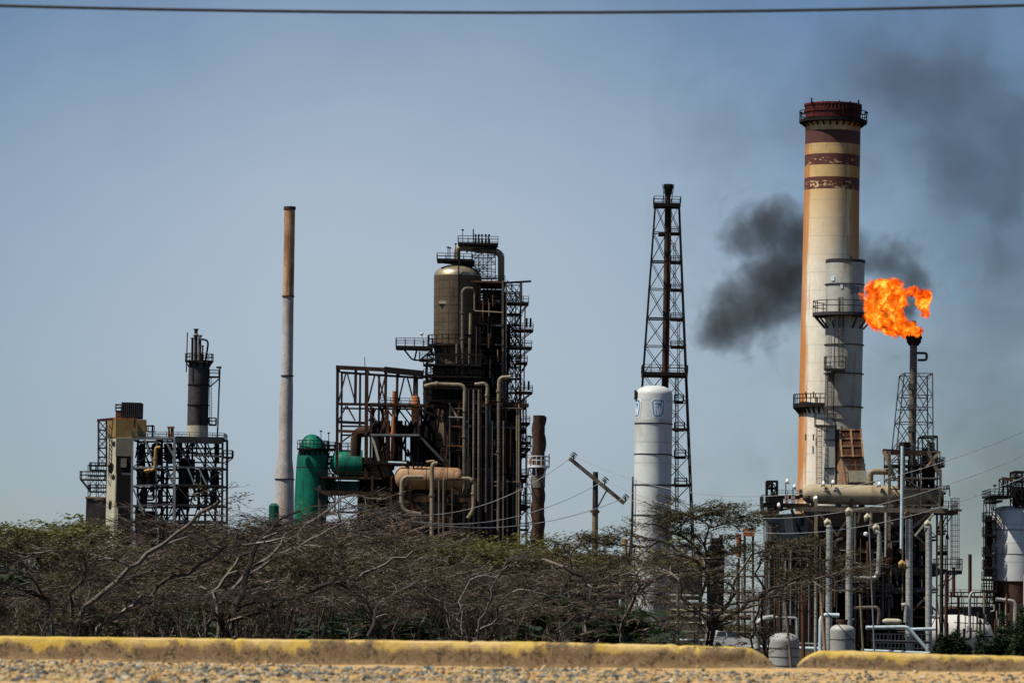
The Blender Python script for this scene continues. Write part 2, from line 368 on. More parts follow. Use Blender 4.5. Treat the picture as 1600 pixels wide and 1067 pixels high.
def pipe(label, P, pts, rpx, mat, name='process_pipe', cat='pipe', group=None, bend=1.8, flanges=(), n=12):
    Q = [P(*p) for p in pts]; r = rpx*P.s; path = arc_path(Q, r*bend*1.3); loc = min(Q, key=lambda q: q.z)
    mb = MB().tube(path, r, n)
    if not flanges: return single(name, label, cat, mb, M[mat], loc, group, smooth=True)
    T = Thing(name, label, cat, loc, group); T.part('pipe_run', mb, M[mat], smooth=True)
    for (i, t) in flanges:
        a, b = Q[i], Q[i+1]; p = a.lerp(b, t); d = (b-a).normalized()*P.s*1.4
        T.part('flange', MB().rings([(p-d, r*1.45), (p+d, r*1.45)], 14, axis=d), M[mat], smooth=True)
    return T
def frame(T, P, xs, ys, ds, w, mat, brace=.6, post='post', wb=None, seed=1, skip=0.0, xb='X'):
    """steel frame: posts at xs (px) x ds (m), levels ys (px)"""
    rg = random.Random(seed); wb = wb or w*.7
    for d in ds:
        for x in xs: T.bar(post, P(x, ys[0], d), P(x, ys[-1], d), w*P.s, mat)
    for d in ds:
        for y in ys:
            if rg.random() >= skip: T.bar('beam', P(xs[0], y, d), P(xs[-1], y, d), w*P.s*.9, mat, w*P.s*1.15)
    for y in ys:
        for x in xs: T.bar('cross_beam', P(x, y, ds[0]), P(x, y, ds[-1]), w*P.s*.8, mat)
    for d in (ds[0], ds[-1]):
        for i in range(len(xs)-1):
            for j in range(len(ys)-1):
                if rg.random() < brace:
                    k = rg.random()
                    if k < .4 or k > .75: T.bar('brace', P(xs[i], ys[j], d), P(xs[i+1], ys[j+1], d), wb*P.s, mat)
                    if k >= .4: T.bar('brace', P(xs[i+1], ys[j], d), P(xs[i], ys[j+1], d), wb*P.s, mat)
# ================================================================== LEFT PROCESS BLOCK (D=800)
P = at(800)
def obox(T, name, x0, x1, y0, y1, d0, d1, mat, parent=None):   # px box with depth in metres
    ym = (min(y1, 840)+y0)/2; a = P(x0, y1); b = P(x1, y0); return T.part(name, MB().box(P(x0, ym).x, P(x1, ym).x, P.D+d0, P.D+d1, a.z, b.z), mat, parent)
def corner_box(T, name, xl, xm, xr, yt, yb, mat, dl=5.5, parent=None, slope=0):
    """block seen on its corner: narrow left face xl..xm, wide front xm..xr"""
    ym = (min(yb, 820)+yt)/2; zb = P(xm, yb).z; a = P(xm, ym); zt = P(xm, yt).z; xL = P(xl, ym).x; xR = P(xr, ym).x; dx = a.x-xL
    base = [(a.x, 800), (xR, 800+slope), (xR-dx, 800+slope+dl), (xL, 800+dl)]
    mb = MB().hexa([(x, y, zb) for x, y in base] + [(x, y, zt) for x, y in base]); return T.part(name, mb, mat, parent)
T = Thing('concrete_tower', 'pale concrete tower with broken openings under a tan cabin, left edge of plant', 'tower', P(183, 992))
corner_box(T, 'shaft', 162.5, 180, 206, 683, 992, M['pale_concrete'])
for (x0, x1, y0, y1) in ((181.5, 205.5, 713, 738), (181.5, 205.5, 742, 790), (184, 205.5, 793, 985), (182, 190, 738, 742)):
    obox(T, 'opening', x0, x1, y0, y1, -.12, .3, M['black_sheet'])  # flat black boxes standing in for the dark inside the openings
obox(T, 'facade_panel', 181, 206.5, 684.5, 712, -.2, .2, M['grey_concrete'])
obox(T, 'facade_panel', 189, 198, 716, 730, -.4, .2, M['grey_concrete'])
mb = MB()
for (t, y0, y1, hw) in ((.55, 722, 738, .38), (.5, 780, 797, .2), (.25, 688, 698, .16), (.2, 740, 750, .18)):   # flat black patches painting the shade of ragged holes in the lit face
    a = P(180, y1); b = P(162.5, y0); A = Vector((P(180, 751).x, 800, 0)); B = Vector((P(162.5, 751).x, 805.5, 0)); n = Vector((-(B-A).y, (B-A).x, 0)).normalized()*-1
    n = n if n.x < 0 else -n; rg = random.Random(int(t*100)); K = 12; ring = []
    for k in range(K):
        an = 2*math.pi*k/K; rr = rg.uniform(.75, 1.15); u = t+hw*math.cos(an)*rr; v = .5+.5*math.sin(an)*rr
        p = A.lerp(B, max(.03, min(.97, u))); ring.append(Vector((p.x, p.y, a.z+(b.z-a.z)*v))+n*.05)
    mb = MB(); mb.v += ring; mb.f.append(tuple(range(K))); T.part('broken_opening', mb, M['black_sheet'])

T = Thing('roof_cabin', 'tan sheet metal cabin with orange roof edge on top of the pale concrete tower', 'cabin', P(180, 683))
corner_box(T, 'wall', 163.5, 181, 228.5, 654.5, 682.6, M['tan_panel'], slope=.6)
corner_box(T, 'roof_edge', 163, 181, 214, 652.5, 654.4, M['orange_rust'], slope=.6)
obox(T, 'stain_strip', 209.5, 211.5, 654, 668, -.1, .2, M['black_steel'])
T = Thing('louvred_housing', 'black ribbed cooler housing standing on the tan cabin roof', 'housing', P(200, 652))
obox(T, 'body', 189, 219.5, 628.5, 652.3, 1, 6, M['black_sheet'])
mb = MB()
for k in range(10): x = 190.5+k*3.1; mb.bar(P(x, 629.5, .95), P(x, 652, .95), .16)
T.part('rib', mb, M['charcoal'])
T = Thing('rusty_winch', 'small rusty hoist frame left of the black cooler housing on the roof', 'hoist', P(183, 655))
obox(T, 'drum', 179.5, 188, 641, 652.3, 1.5, 4, M['rusty_steel']); frame(T, P, (179, 188), (631, 636, 641), (1.5, 4), 1, M['black_steel'], .3)
T = Thing('lattice_mast', 'slim grey lattice mast with rusty head beam left of the tan cabin', 'mast', P(157, 740))
frame(T, P, (151.5, 164), (656, 671, 685, 699, 713, 727), (2, 4), 1.4, M['dark_blue_steel'], 1, seed=4)
T.bar('head_beam', P(150, 656, 2), P(186, 652.5, 2), .5, M['rusty_steel'])
T = Thing('walkway_scaffold', 'dark two level walkway scaffold standing beside the pale concrete tower', 'scaffold', P(142, 800))
frame(T, P, (131, 144, 160), (724, 741, 759, 775, 992), (8, 12), 1.2, M['dark_blue_steel'], .5, seed=5)
deck(T, P, 118, 157, 746, 8, 12, M['black_steel'], 12, brackets=((119, 131, 762),)); deck(T, P, 133, 162, 731, 8, 12, M['black_steel'], 11); deck(T, P, 132, 162, 765, 8, 12, M['black_steel'], 10)
T = Thing('storage_bin', 'dark grey square bin below the walkway scaffold, far left of the plant', 'bin', P(145, 992))
obox(T, 'body', 128.5, 163.5, 777, 992, 6.5, 12, M['charcoal']); obox(T, 'rim', 127.8, 164, 775, 776.8, 6.3, 12.2, M['tan_panel'])
T = Thing('steel_structure', 'grey open steel structure of three bays carrying the charcoal column', 'steel structure', P(275, 992))
gs, db = M['grey_steel'], M['dark_blue_steel']
for i, x in enumerate((206, 244, 272, 347)):
    T.bar('post', P(x+.8, 684, 0), P(x-1.5, 992, 0), (.42, .32, .5, .42)[i], (M['light_steel'], gs, M['light_steel'], db)[i])
    T.bar('post', P(x+3, 684, 9), P(x+2, 992, 9), .4, db)
for y in (686, 731, 759, 790, 815):
    T.bar('beam', P(206, y, 0), P(272, y-2, 0), .36, M['light_steel'] if y in (686, 731, 759) else gs); T.bar('beam', P(272, y-1.5, 0), P(349, y, 0), .36, db if y > 735 or y == 686 else gs)
    T.bar('beam', P(209, y+1, 9), P(349, y, 9), .36, db)
    for x in (206, 244, 272, 310, 347): T.bar('cross_beam', P(x+.5, y, 0), P(x+.5, y, 9), .3, db)
T.bar('beam', P(303, 711, 0), P(347, 713, 0), .4, gs)
obox(T, 'top_girder', 274, 349, 683, 692, -.3, .1, M['dark_blue_steel'])
for (xa, ya, xb, yb) in ((226, 687, 243, 730), (258, 687, 271, 712), (258, 730, 271, 757), (207, 731, 243, 700), (293, 730, 304, 757), (310, 731, 323, 757), (208, 763, 226, 806), (243, 757, 254, 780),
                         (346, 690, 318, 712), (318, 712, 346, 742), (346, 735, 318, 757), (274, 690, 300, 730), (300, 690, 274, 730), (274, 757, 305, 790), (340, 757, 312, 790), (303, 711, 330, 731)):
    T.bar('brace', P(xa, ya, -.05), P(xb, yb, -.05), .3 if xa in (226, 258, 293, 310, 208) else .22, M['light_steel'] if xa in (226, 258, 293, 310, 208) else db)
rg = random.Random(3)
for k in range(60):
    x = rg.uniform(208, 325); y = rg.choice((686, 731, 759, 790)); sg = rg.choice((-1, 1)); x2 = max(208, min(346, x+sg*rg.uniform(12, 22)))
    dd = rg.choice((3, 5, 9)); T.bar('brace', P(x, y, dd), P(x2, y+rg.choice((28, 42)), dd), .24, db)
deck(T, P, 206, 350, 683, 0, 9, M['grey_steel'], 8); deck(T, P, 347, 362, 713, 0, 5, M['black_steel'], 10, brackets=((361, 349, 724),))
deck(T, P, 300, 347, 759, 1, 8, M['black_steel'], 11, sides='F'); deck(T, P, 210, 270, 731, 2, 8, M['black_steel'], 0)
T.part('dark_backing', MB().box(P(276, 700).x, P(300, 700).x, 808.6, 808.8, P(280, 757).z, P(280, 714).z), M['black_metal']); T.part('dark_backing', MB().box(P(209, 700).x, P(243, 700).x, 808.6, 808.8, P(220, 992).z, P(220, 796).z), M['black_metal'])  # black sheets added behind the bays to darken them and hide the sky
T.part('dark_backing', MB().box(P(246, 700).x, P(340, 700).x, 808.6, 808.8, P(280, 992).z, P(280, 818).z), M['black_metal']); T.part('dark_backing', MB().box(P(209, 700).x, P(240, 700).x, 808.6, 808.8, P(220, 757).z, P(220, 733).z), M['black_metal'])
for y in (698, 706, 720, 745, 773, 803):
    T.bar('beam', P(209, y, 5), P(346, y+1, 5), .3, M['black_metal'])
for x in (222, 258, 290, 318, 334): T.bar('post', P(x, 686, 5), P(x-1, 992, 5), .42, M['black_metal'])
for k in range(52):      # vessels and pipes inside the bays
    x = rg.uniform(212, 340); y0 = rg.choice((690, 733, 762)); h = rg.uniform(14, 26); d = rg.uniform(2, 8); r = rg.uniform(1.6, 6)
    if k % 2: single('process_drum', 'dark process drum standing inside the grey three bay structure', 'drum', MB().rings([(P(x, y0+h+12, d), r*P.s), (P(x, y0+4, d), r*P.s), (P(x, y0+1, d), r*P.s*.5)], 14), M[rg.choice(('black_sheet', 'charcoal', 'black_steel'))], P(x, y0+h+12, d), 'drums inside the grey structure', smooth=True)
    else: pipe('dark pipe run with a bend inside the grey three bay structure', P, [(x, y0, d), (x, y0+h, d), (max(212, min(345, x+rg.uniform(-40, 40))), y0+h, d)], rg.uniform(.8, 1.5), 'charcoal', group='pipes inside the grey structure', n=8)
T = Thing('roof_valve', 'slim upright valve stem on the grey structure deck near its left side', 'valve', P(266, 683))
for x in (262, 266, 268): T.part('stem', MB().rings([(P(x, 683, 3), .22), (P(x, 668, 3), .18), (P(x, 667.5, 3), .4), (P(x, 665, 3), .3)], 8), M['rusty_steel'])
pipe('bent yellow vent pipe on the front of the grey three bay structure', P, [(251, 699, -.9), (244, 699, -.9), (242.5, 734, -.9), (226, 736, -.9)], 2.3, 'yellow_paint', flanges=((1, .5), (2, .6)))
T = Thing('roof_davit', 'thin dark pipe frame with railing behind the tan cabin', 'davit', P(236, 684))
frame(T, P, (228, 238), (664, 673), (2, 5), 1.1, M['dark_blue_steel'], 0); T.bar('arm', P(237, 663, 2), P(237, 683, 2), .35, M['black_steel'])
# charcoal column
T = Thing('charcoal_column', 'charcoal cylindrical column with a cream base band on the grey structure', 'column', P(308, 683))
T.part('shell', MB().rings(pxrings(P, [(681, 290, 323), (664, 290.2, 323.2), (663, 290.5, 323.5), (566, 293, 326), (563, 297, 322)], 3)), M['charcoal'], smooth=True)
T.part('base_band', MB().rings(pxrings(P, [(682.8, 289.5, 323.3), (664, 290, 323.6)], 3)), M['pale_concrete'], smooth=True)
for y, a, b in ((631.5, 291, 325), (600, 292, 326)): T.part('stiffener_ring', MB().rings(pxrings(P, [(y+1, a-.8, b+.8), (y-.4, a-.8, b+.8)], 3)), M['black_steel'], smooth=True)
ring_deck(T, P(309.5, 562, 3), 1.8, 22.5*P.s, M['black_steel'], 1.25, w=.12, nb=8)
T.bar('mast', P(292.5, 519, .8), P(290.5, 581, .8), .2, M['black_steel'])
for x, y0, y1, r, m in ((304.5, 514, 563, 2.8, 'dark_rust_stack'), (310.5, 524, 563, 2.6, 'drab_pipe'), (299, 528, 563, 1.9, 'black_steel'), (315, 540, 563, 1.2, 'black_steel')):
    T.part('vent_pipe', MB().rings(pxrings(P, [(y1, x-r-.5, x+r-.5), (y0, x-r, x+r), (y0-.3, x-r*1.5, x+r*1.5), (y0-2, x-r*1.5, x+r*1.5)], 3), 12), M[m], smooth=True)
T.part('overhead_pipe', MB().tube(arc_path([P(310, 528, 3), P(324, 530, 3), P(322, 546, 3), P(319, 563, 3)], 1.2), 1.5*P.s, 8), M['black_steel'], smooth=True)
T.part('insulated_elbow', MB().tube(arc_path([P(300, 524, 2.5), P(307, 520, 2.5), P(314, 531, 2.5)], 1.), 1.5*P.s, 8), M['light_steel'], smooth=True)
for y, xr in ((587, 341), (662, 336)): deck(T, P, 325, xr, y, 1, 4, M['black_steel'], 10, name='side_platform')
T.bar('side_mast', P(342.5, 573, 2), P(338.5, 683, 2), .3, M['grey_steel']); T.bar('mast_arm', P(337, 573, 2), P(345, 573, 2), .35, M['black_steel']); T.bar('mast_brace', P(326, 604, 2), P(341, 591, 2), .22, M['black_steel'])
ladder(T, P, 328, 590, 664, 2, M['dark_blue_steel'], 3)

# ================================================================== SLIM STACK (D=650)
P = at(650)
T = Thing('slim_stack', 'tall slim stack, tan upper third over mottled pale grey sections', 'stack', P(444, 1003))
T.part('upper_tube', MB().rings(pxrings(P, [(463, 441.6, 459.2), (326, 444.2, 461.2)]), 28), M['tall_stack_tan'], smooth=True)
T.part('lower_tube', MB().rings(pxrings(P, [(1003, 427, 460), (737, 430.3, 459), (729, 432, 458), (716, 434.6, 456.8), (655, 436.2, 457.4), (605, 437.5, 458), (589, 440.3, 457.5), (463.5, 441.8, 459)]), 28), M['tall_stack_grey'], smooth=True)
T.part('rim', MB().rings(pxrings(P, [(328, 443.2, 462), (325.8, 442.8, 462.4), (323, 443.6, 462)]), 28), M['dark_rust_stack'], smooth=True)
for y, a, b in ((463, 440.4, 460.2), (587, 438.7, 458.9)): T.part('flange', MB().rings(pxrings(P, [(y+1.2, a, b), (y-.8, a, b)]), 28), M['dark_rust_stack'], smooth=True)
T.part('stay_ring', MB().rings(pxrings(P, [(749.5, 429, 460.7), (748, 429, 460.7)]), 28), M['black_steel'], smooth=True)

# ================================================================== GREEN VESSELS (D=600)
P = at(600)
T = Thing('green_dome_tower', 'green bullet shaped vessel with a dark ring platform beside the slim stack', 'vessel', P(482, 1006))
T.part('shell', MB().rings(pxrings(P, [(1006, 459, 508), (780, 460, 510), (735, 462.5, 512), (712, 464.5, 511.5), (700, 467, 510), (692, 469.5, 507.5), (686, 473, 503), (681, 478, 497), (678.5, 484, 491), (678, 487, 488)]), 36), M['green_paint'], smooth=True)
T.part('seam', MB().rings(pxrings(P, [(730.6, 462.2, 512.2), (729.8, 462.2, 512.2)]), 36), M['charcoal'], smooth=True)
c = P(488, 701); ring_deck(T, c, 1.9, 27*P.s, M['black_steel'], 1.1, w=.1, nb=8, a0=R(-150), a1=R(40)); T.part('control_box', MB().box(P(470, 701).x, P(477, 701).x, 598-1.3-.4, 598-.3, P(470, 712).z, P(470, 703).z), M['black_sheet'])
for x, y in ((502, 675), (514, 678), (497, 684)): T.part('lamp_post', MB().bar(P(x, 700, -1), P(x, y, -1), .1).rings([(P(x, y, -1), .16), (P(x, y-2, -1), .2)], 8), M['black_steel'])
T = Thing('access_tower', 'black stair tower with railings tight against the green dome vessel', 'stair tower', P(510, 1006))
frame(T, P, (501, 512, 522), (695, 712, 730, 748, 766, 784, 802), (1, 5), 1.2, M['black_steel'], .8, seed=9)
deck(T, P, 500, 523, 700, 0, 5, M['black_steel'], 10); deck(T, P, 500, 521, 722, 0, 5, M['black_steel'], 9); deck(T, P, 500, 519, 748, 0, 5, M['black_steel'], 9)
T.part('backing_panel', MB().box(P(500, 700).x, P(512, 700).x, 603, 604, P(500, 795).z, P(500, 706).z), M['black_sheet'])
T = Thing('green_cone_foot', 'small green cone shaped foot standing below the dark platform', 'hopper', P(498, 800))
T.part('cone', MB().rings(pxrings(P, [(795, 489, 507), (771, 491.5, 504.5), (769, 491.5, 504.5)]), 20), M['green_paint'], smooth=True)
single('green_pipe_stub', 'short green upright pipe low behind the thorn thicket', 'pipe', MB().rings(pxrings(P, [(1006, 553, 558), (812, 553, 558)]), 12), M['green_paint'], P(555, 1006), smooth=True)
single('green_low_tank', 'small green tank glimpsed through twigs left of the slim stack', 'tank', MB().rings(pxrings(P, [(1006, 420, 436), (790, 420, 436), (786, 424, 432)]), 20), M['green_paint'], P(428, 1006), smooth=True)
T = Thing('green_drum', 'wide green horizontal drum on a dark platform behind the brown frame', 'vessel', P(540, 745))
ca = P(538, 724); ax = Vector((1, 0, 0)); r = 21.5*P.s; xL = P(515, 724).x; xR = P(566, 724).x; cs = []
for k in range(7): t = k/6*math.pi/2; cs.append((Vector((xL+1.9-1.9*math.cos(t), ca.y, ca.z)), max(.02, r*math.sin(t))))
cs.append((Vector((xR, ca.y, ca.z)), r)); T.part('shell', MB().rings(cs, 32, axis=ax), M['green_paint'], smooth=True)
for x in (539, 556): T.part('seam', MB().rings([(P(x-.5, 726), r+.03), (P(x+.5, 726), r+.03)], 32, axis=ax), M['charcoal'], smooth=True)
T = Thing('lower_platform', 'long dark two level platform under the green drum', 'platform', P(540, 1006))
frame(T, P, (501, 530, 560, 590), (746, 771, 800, 1006), (-2, 4), 1.6, M['black_steel'], .4, seed=12)
deck(T, P, 499, 600, 746, -2.3, 4, M['brown_steel'], 8, sides='F'); deck(T, P, 505, 610, 771, -2.3, 4, M['brown_steel'], 0)
T.part('backing_panel', MB().box(P(506, 750).x, P(560, 750).x, 601, 603, P(500, 769).z, P(500, 750).z), M['green_paint'])
deck(T, P, 530, 556, 703, -1, 3, M['black_steel'], 11); T.part('backing_panel', MB().box(P(560, 750).x, P(612, 750).x, 602, 604, P(500, 1006).z, P(500, 712).z), M['black_sheet'])
# ================================================================== MAIN UNIT (D=560)
P = at(560)
bs, br, rs = M['black_steel'], M['brown_steel'], M['rusty_steel']
T = Thing('large_rusty_duct', 'thick dark brown duct arching up and across behind the brown open frame', 'duct', P(550, 745))
T.part('duct_run', MB().tube(arc_path([P(553, 710, 5), P(555, 673, 5), P(575, 671, 5), P(660, 669, 5)], 2.6, 8), 8.5*P.s, 18), M['dark_rust_stack'], smooth=True)
for x in (590, 598, 606, 628, 640): T.part('expansion_ring', MB().rings([(P(x-1, 671-(x-590)*.03, 5), 9.6*P.s), (P(x+1, 671-(x-590)*.03, 5), 9.6*P.s)], 18, axis=Vector((1,0,0))), br, smooth=True)
T = Thing('open_brown_frame', 'tall open rust brown steel frame with empty upper bays left of the tower', 'steel frame', P(590, 1013))
top = lambda x: 574.5+(x-526)*.075
for x, yb, d in ((527.5, 735, 0), (556, 632, 0), (573, 745, 0), (603, 640, 0), (621, 635, 0), (648, 640, 0)): T.bar('post', P(x, top(x), d), P(x-1, yb, d), .36 if x != 573 else .5, br)
for x in (531, 560, 590, 619, 650): T.bar('post', P(x, top(x)+2, 7), P(x-1, 700, 7), .28, bs)
T.bar('top_beam', P(525, 573.8, 0), P(600, 577.5, 0), .55, br); T.bar('top_beam', P(600, 577.5, 0), P(662, 584, 0), .75, bs, .8); T.bar('top_beam', P(529, 577, 7), P(660, 586, 7), .3, bs)
for x in (527, 573, 621, 648): T.bar('cross_beam', P(x, top(x)+1, 0), P(x, top(x)+1, 7), .3, br)
for y, xa, xb, m in ((631, 527, 660, br), (659, 527, 573, bs), (673, 527, 575, rs), (633, 575, 692, bs)): T.bar('beam', P(xa, y, 0), P(xb, y+2, 0), .36, m)
for y in (634, 662, 676): T.bar('beam', P(530, y, 7), P(650, y+1, 7), .22, bs)
for xa, ya, xb, yb in ((541, 581, 529, 628), (542, 581, 555, 628), (586, 584, 575, 628), (590, 584, 602, 628), (632, 588, 622, 630), (636, 588, 647, 630), (541, 634, 529, 657), (542, 634, 555, 657), (556, 674, 529, 694),
                       (603, 584, 592, 628), (575, 640, 590, 660), (605, 640, 620, 660), (632, 636, 650, 660), (620, 636, 640, 662)): T.bar('brace', P(xa, ya, 0), P(xb, yb, 0), .2, rs if xa < 620 else bs)
T.bar('antenna', P(570, 558, 0), P(570, 577, 0), .09, bs)
T = Thing('front_pipe_rack', 'lower rusty pipe rack with pale roof slab in front of the brown frame', 'pipe rack', P(595, 1013))
for x, y0, y1, m, ww in ((581, 634, 722, br, .3), (607, 634, 722, rs, .32), (655, 640, 740, bs, .32), (697, 620, 740, br, .4), (583, 722, 1013, br, .3), (612, 722, 1013, br, .3)): T.bar('post', P(x, y0, -3), P(x-1, y1, -3), ww, m)
for x in (583, 620, 658): T.bar('post', P(x, 636, 1), P(x, 720, 1), .3, bs)
T.bar('beam', P(580, 633, -3), P(697, 636, -3), .32, br); T.bar('beam', P(580, 724, -3), P(640, 722, -3), .3, br); T.bar('beam', P(500, 769, -3), P(640, 773, -3), .4, br)
T.part('roof_slab', MB().hexa([P(581, 682.5, -4), P(656, 683, -4), P(658, 683, 1), P(583, 682, 1), P(581, 679.6, -4), P(656, 680, -4), P(658, 680, 1), P(583, 679.6, 1)]), M['light_steel'])
for xa, ya, xb, yb, m in ((583, 684, 593, 721, M['pale_concrete']), (607, 638, 600, 670, rs), (657, 684, 697, 725, M['grey_steel']), (655, 640, 690, 655, bs), (700, 688, 730, 740, bs)): T.bar('brace', P(xa, ya, -3), P(xb, yb, -3), .3, m)
deck(T, P, 596, 655, 632, -2, 4, bs, 9, sides='FB'); deck(T, P, 605, 660, 722, -3, 2, bs, 0)
deck(T, P, 567, 640, 724, -3.5, 1, bs, 0)
pipe('upright orange rust pipe inside the front rack', P, [(613, 724, -1.5), (616, 640, -1.5), (616.5, 612, -1.5)], 3, 'orange_rust', name='rusty_pipe', flanges=((0, .2), (0, .55)))
for k in range(30):
    x = random.uniform(584, 690); y = random.choice((636, 660, 684, 700, 724)); x2 = x+random.uniform(-18, 18)
    T.bar('brace', P(x, y, random.uniform(-1, 5)), P(x2, y+random.uniform(14, 34), random.uniform(-1, 5)), .22, random.choice((bs, br, bs, rs)))
for k in range(12): x = 586+k*9.3; T.bar('post', P(x, 655, 4), P(x, 724, 4), random.uniform(.2, .9), M['black_metal'])
T.part('floor_plate', MB().box(P(582, 724).x, P(697, 724).x, 557, 566, P(640, 724).z-.2, P(640, 724).z), bs)
T.part('dark_backing', MB().box(P(640, 724).x, P(697, 724).x, 566, 566.2, P(640, 740).z, P(640, 668).z), M['black_metal'])  # black backing sheet added to close the open rack
T = Thing('rusty_chute', 'short fat orange rust cylinder hanging under the frame deck', 'cylinder', P(650, 722))
T.part('drum', MB().rings(pxrings(P, [(660, 643.5, 656), (655, 643, 656.5), (622, 643, 656), (619, 645, 654)], -1), 20), M['orange_rust'], smooth=True)
T.part('outlet', MB().rings(pxrings(P, [(722, 645.5, 654), (660.5, 645.5, 654)], -1), 16), M['black_steel'], smooth=True)
# big brown vessel
T = Thing('brown_reactor_vessel', 'huge brown insulated upright vessel with a domed shiny top', 'vessel', P(712, 700))
T.part('shell', MB().rings(pxrings(P, [(700, 680, 748), (560, 679, 749), (540, 677, 750.5), (430, 677.6, 752)], 2), 48), M['brown_insulation'], smooth=True)
T.part('domed_head', MB().rings([(P(714.8, 430.2, 2), 37.3*P.s)]+[q for q in reversed(dome(P, 411.5, 430, 677.6, 752, 2))], 48), weathered('dome_metal', (.32,.28,.2), (.42,.36,.24), (.5,.36,.1), .45, .38, metal=.6), smooth=True)
T.bar('standpipe', P(717, 395, -1.25), P(716.5, 530, -1.25), .16, bs)
T.part('nameplate_smudge', MB().hexa([P(686, 475, -.62), P(698, 475, -.72), P(698, 475, .3), P(686, 475, .3), P(686, 471, -.62), P(698, 471, -.72), P(698, 471, .3), P(686, 471, .3)]), M['cream_tank'])
ring_deck(T, P(712, 538, 2), 3.1, 45*P.s, bs, 1.2, w=.11, nb=10, a0=R(170), a1=R(370))
T = Thing('side_balcony', 'dark railed balcony jutting left from the brown vessel with a bent strut', 'balcony', P(646, 560))
deck(T, P, 618.5, 676, 541, -1, 3, bs, 12, th=.4); mb = MB().tube(arc_path([P(629, 543, 0), P(644, 562, 0), P(654, 563, 0), P(676, 561, 0)], .8), 1.3*P.s, 8).bar(P(652, 543, 0), P(648, 561, 0), .22).bar(P(658, 561, 0), P(675, 547, 0), .18); T.part('strut', mb, bs)
deck(T, P, 655, 677, 561, -1, 3, bs, 11); T.part('lamp', MB().bar(P(661, 541, 0), P(659, 524, 0), .1).rings([(P(659, 524, 0), .1), (P(659, 521.5, 0), .26), (P(659, 520, 0), .2)], 10), M['lamp_white'])
T = Thing('head_platform', 'wide dark platform over the domed head of the brown vessel', 'platform', P(714, 411))
deck(T, P, 682.5, 738, 405, 0, 4.5, bs, 9, th=.25); T.part('girder', MB().hexa([P(684, 407, .5), P(741, 414, .5), P(741, 414, 4), P(684, 407, 4), P(683, 405.5, .5), P(741, 405.5, .5), P(741, 405.5, 4), P(683, 405.5, 4)]), bs)
frame(T, P, (737, 748, 762, 774), (388, 398, 409, 420, 432), (1, 4.5), 1.1, bs, .6, seed=22); frame(T, P, (742, 755, 768), (392, 404, 416, 428), (0, 3), .8, bs, .3, seed=23)
for x, y in ((700, 387), (712, 382), (703, 388)): T.part('lamp_post', MB().bar(P(x, 405, .2), P(x, y, .2), .1).rings([(P(x, y, .2), .22), (P(x, y-1.8, .2), .15)], 8), bs)
pipe('fat beige overhead pipe looping from the vessel top down to the right', P, [(714, 412, 2), (714, 386, 2), (725, 385, 2), (776, 391, 2), (783, 397, 2), (783, 437, 2)], 5.2, 'beige_pipe', bend=1.5, flanges=((2, .1), (2, .55)), n=16)
T = Thing('valve_platform', 'topmost small platform carrying a row of five dark relief valves', 'platform', P(747, 385))
deck(T, P, 715.5, 778, 379, 0, 4, bs, 10, th=.3); T.part('girder', MB().hexa([P(717, 381, .6), P(776, 387, .6), P(776, 387, 3), P(717, 381, 3), P(717, 379.6, .6), P(776, 380.5, .6), P(776, 380.5, 3), P(717, 379.6, 3)]), bs)
for x in (743, 748, 753, 759, 764): T.part('relief_valve', MB().rings(pxrings(P, [(380, x-1.7, x+1.7), (372, x-1.7, x+1.7), (371.5, x-.9, x+.9), (368, x-.9, x+.9), (367.8, x-1.6, x+1.6), (364.5, x-1.5, x+1.5)], 1.5), 10), bs, smooth=True)
T.bar('mast', P(739.5, 356.5, 1.5), P(739.5, 379, 1.5), .16, bs); T.part('lamp_post', MB().bar(P(723, 379, .4), P(723, 360, .4), .09).rings([(P(723, 360, .4), .2), (P(723, 358, .4), .15)], 8), bs)
T.part('valve_flange', MB().rings([(P(729, 384.6, 2), 6.2*P.s), (P(731, 384.9, 2), 6.2*P.s)], 16, axis=Vector((1,0,0))), M['yellow_paint'])
# black tower mass right of the vessel
T = Thing('black_steel_tower', 'black multi storey steel tower packed with piping right of the vessel', 'steel tower', P(770, 1013))
frame(T, P, (750, 768, 787), (436, 462, 490, 520, 548, 580, 606, 632), (-1, 4, 9), 1.8, bs, .7, seed=31)
for y in (441, 474, 506, 538, 568, 600): deck(T, P, 748, 789, y, -1.5, 9, bs, 9, sides='FR')
T.part('dark_backing', MB().box(P(752, 500).x, P(787, 500).x, 569.2, 569.4, P(770, 632).z, P(770, 444).z), M['black_metal'])  # black sheet added behind the tower so its core reads dark
for y in (455, 484, 498, 526, 556, 590, 615): T.bar('beam', P(745, y, 1), P(788, y+.6, 1), .5, M['black_metal'])
T.bar('crane_beam', P(736, 441, -1.6), P(787, 442.5, -1.6), .26, M['rusty_steel'])
for x, y, l in ((772, 472, 9), (768, 510, 18), (774, 540, 14)): T.bar('beam', P(x, y, -1.7), P(x+l, y, -1.7), .22, M['grey_steel'])
T = Thing('stair_tower', 'black open stair tower with red standpipe and stepped platforms, far right side', 'stair tower', P(808, 1013))
frame(T, P, (788, 800, 814), (443, 470, 492, 513, 540, 562, 585, 606, 630, 660, 690, 720, 750, 780, 810), (-1, 3), 1.3, bs, .8, seed=33)
T.bar('post', P(785.5, 440, -1.6), P(785, 1013, -1.6), .26, M['drab_pipe']); T.bar('post', P(791, 445, -1.5), P(789.5, 700, -1.5), .22, M['drab_pipe'])
T.bar('standpipe', P(820.5, 478, -1.4), P(817, 700, -1.4), .16, M['red_paint']); T.bar('crane_beam', P(787, 443, -1), P(830, 440.5, -1), .26, bs); T.bar('crane_post', P(814, 443, -1), P(814, 480, -1), .35, M['grey_steel'])
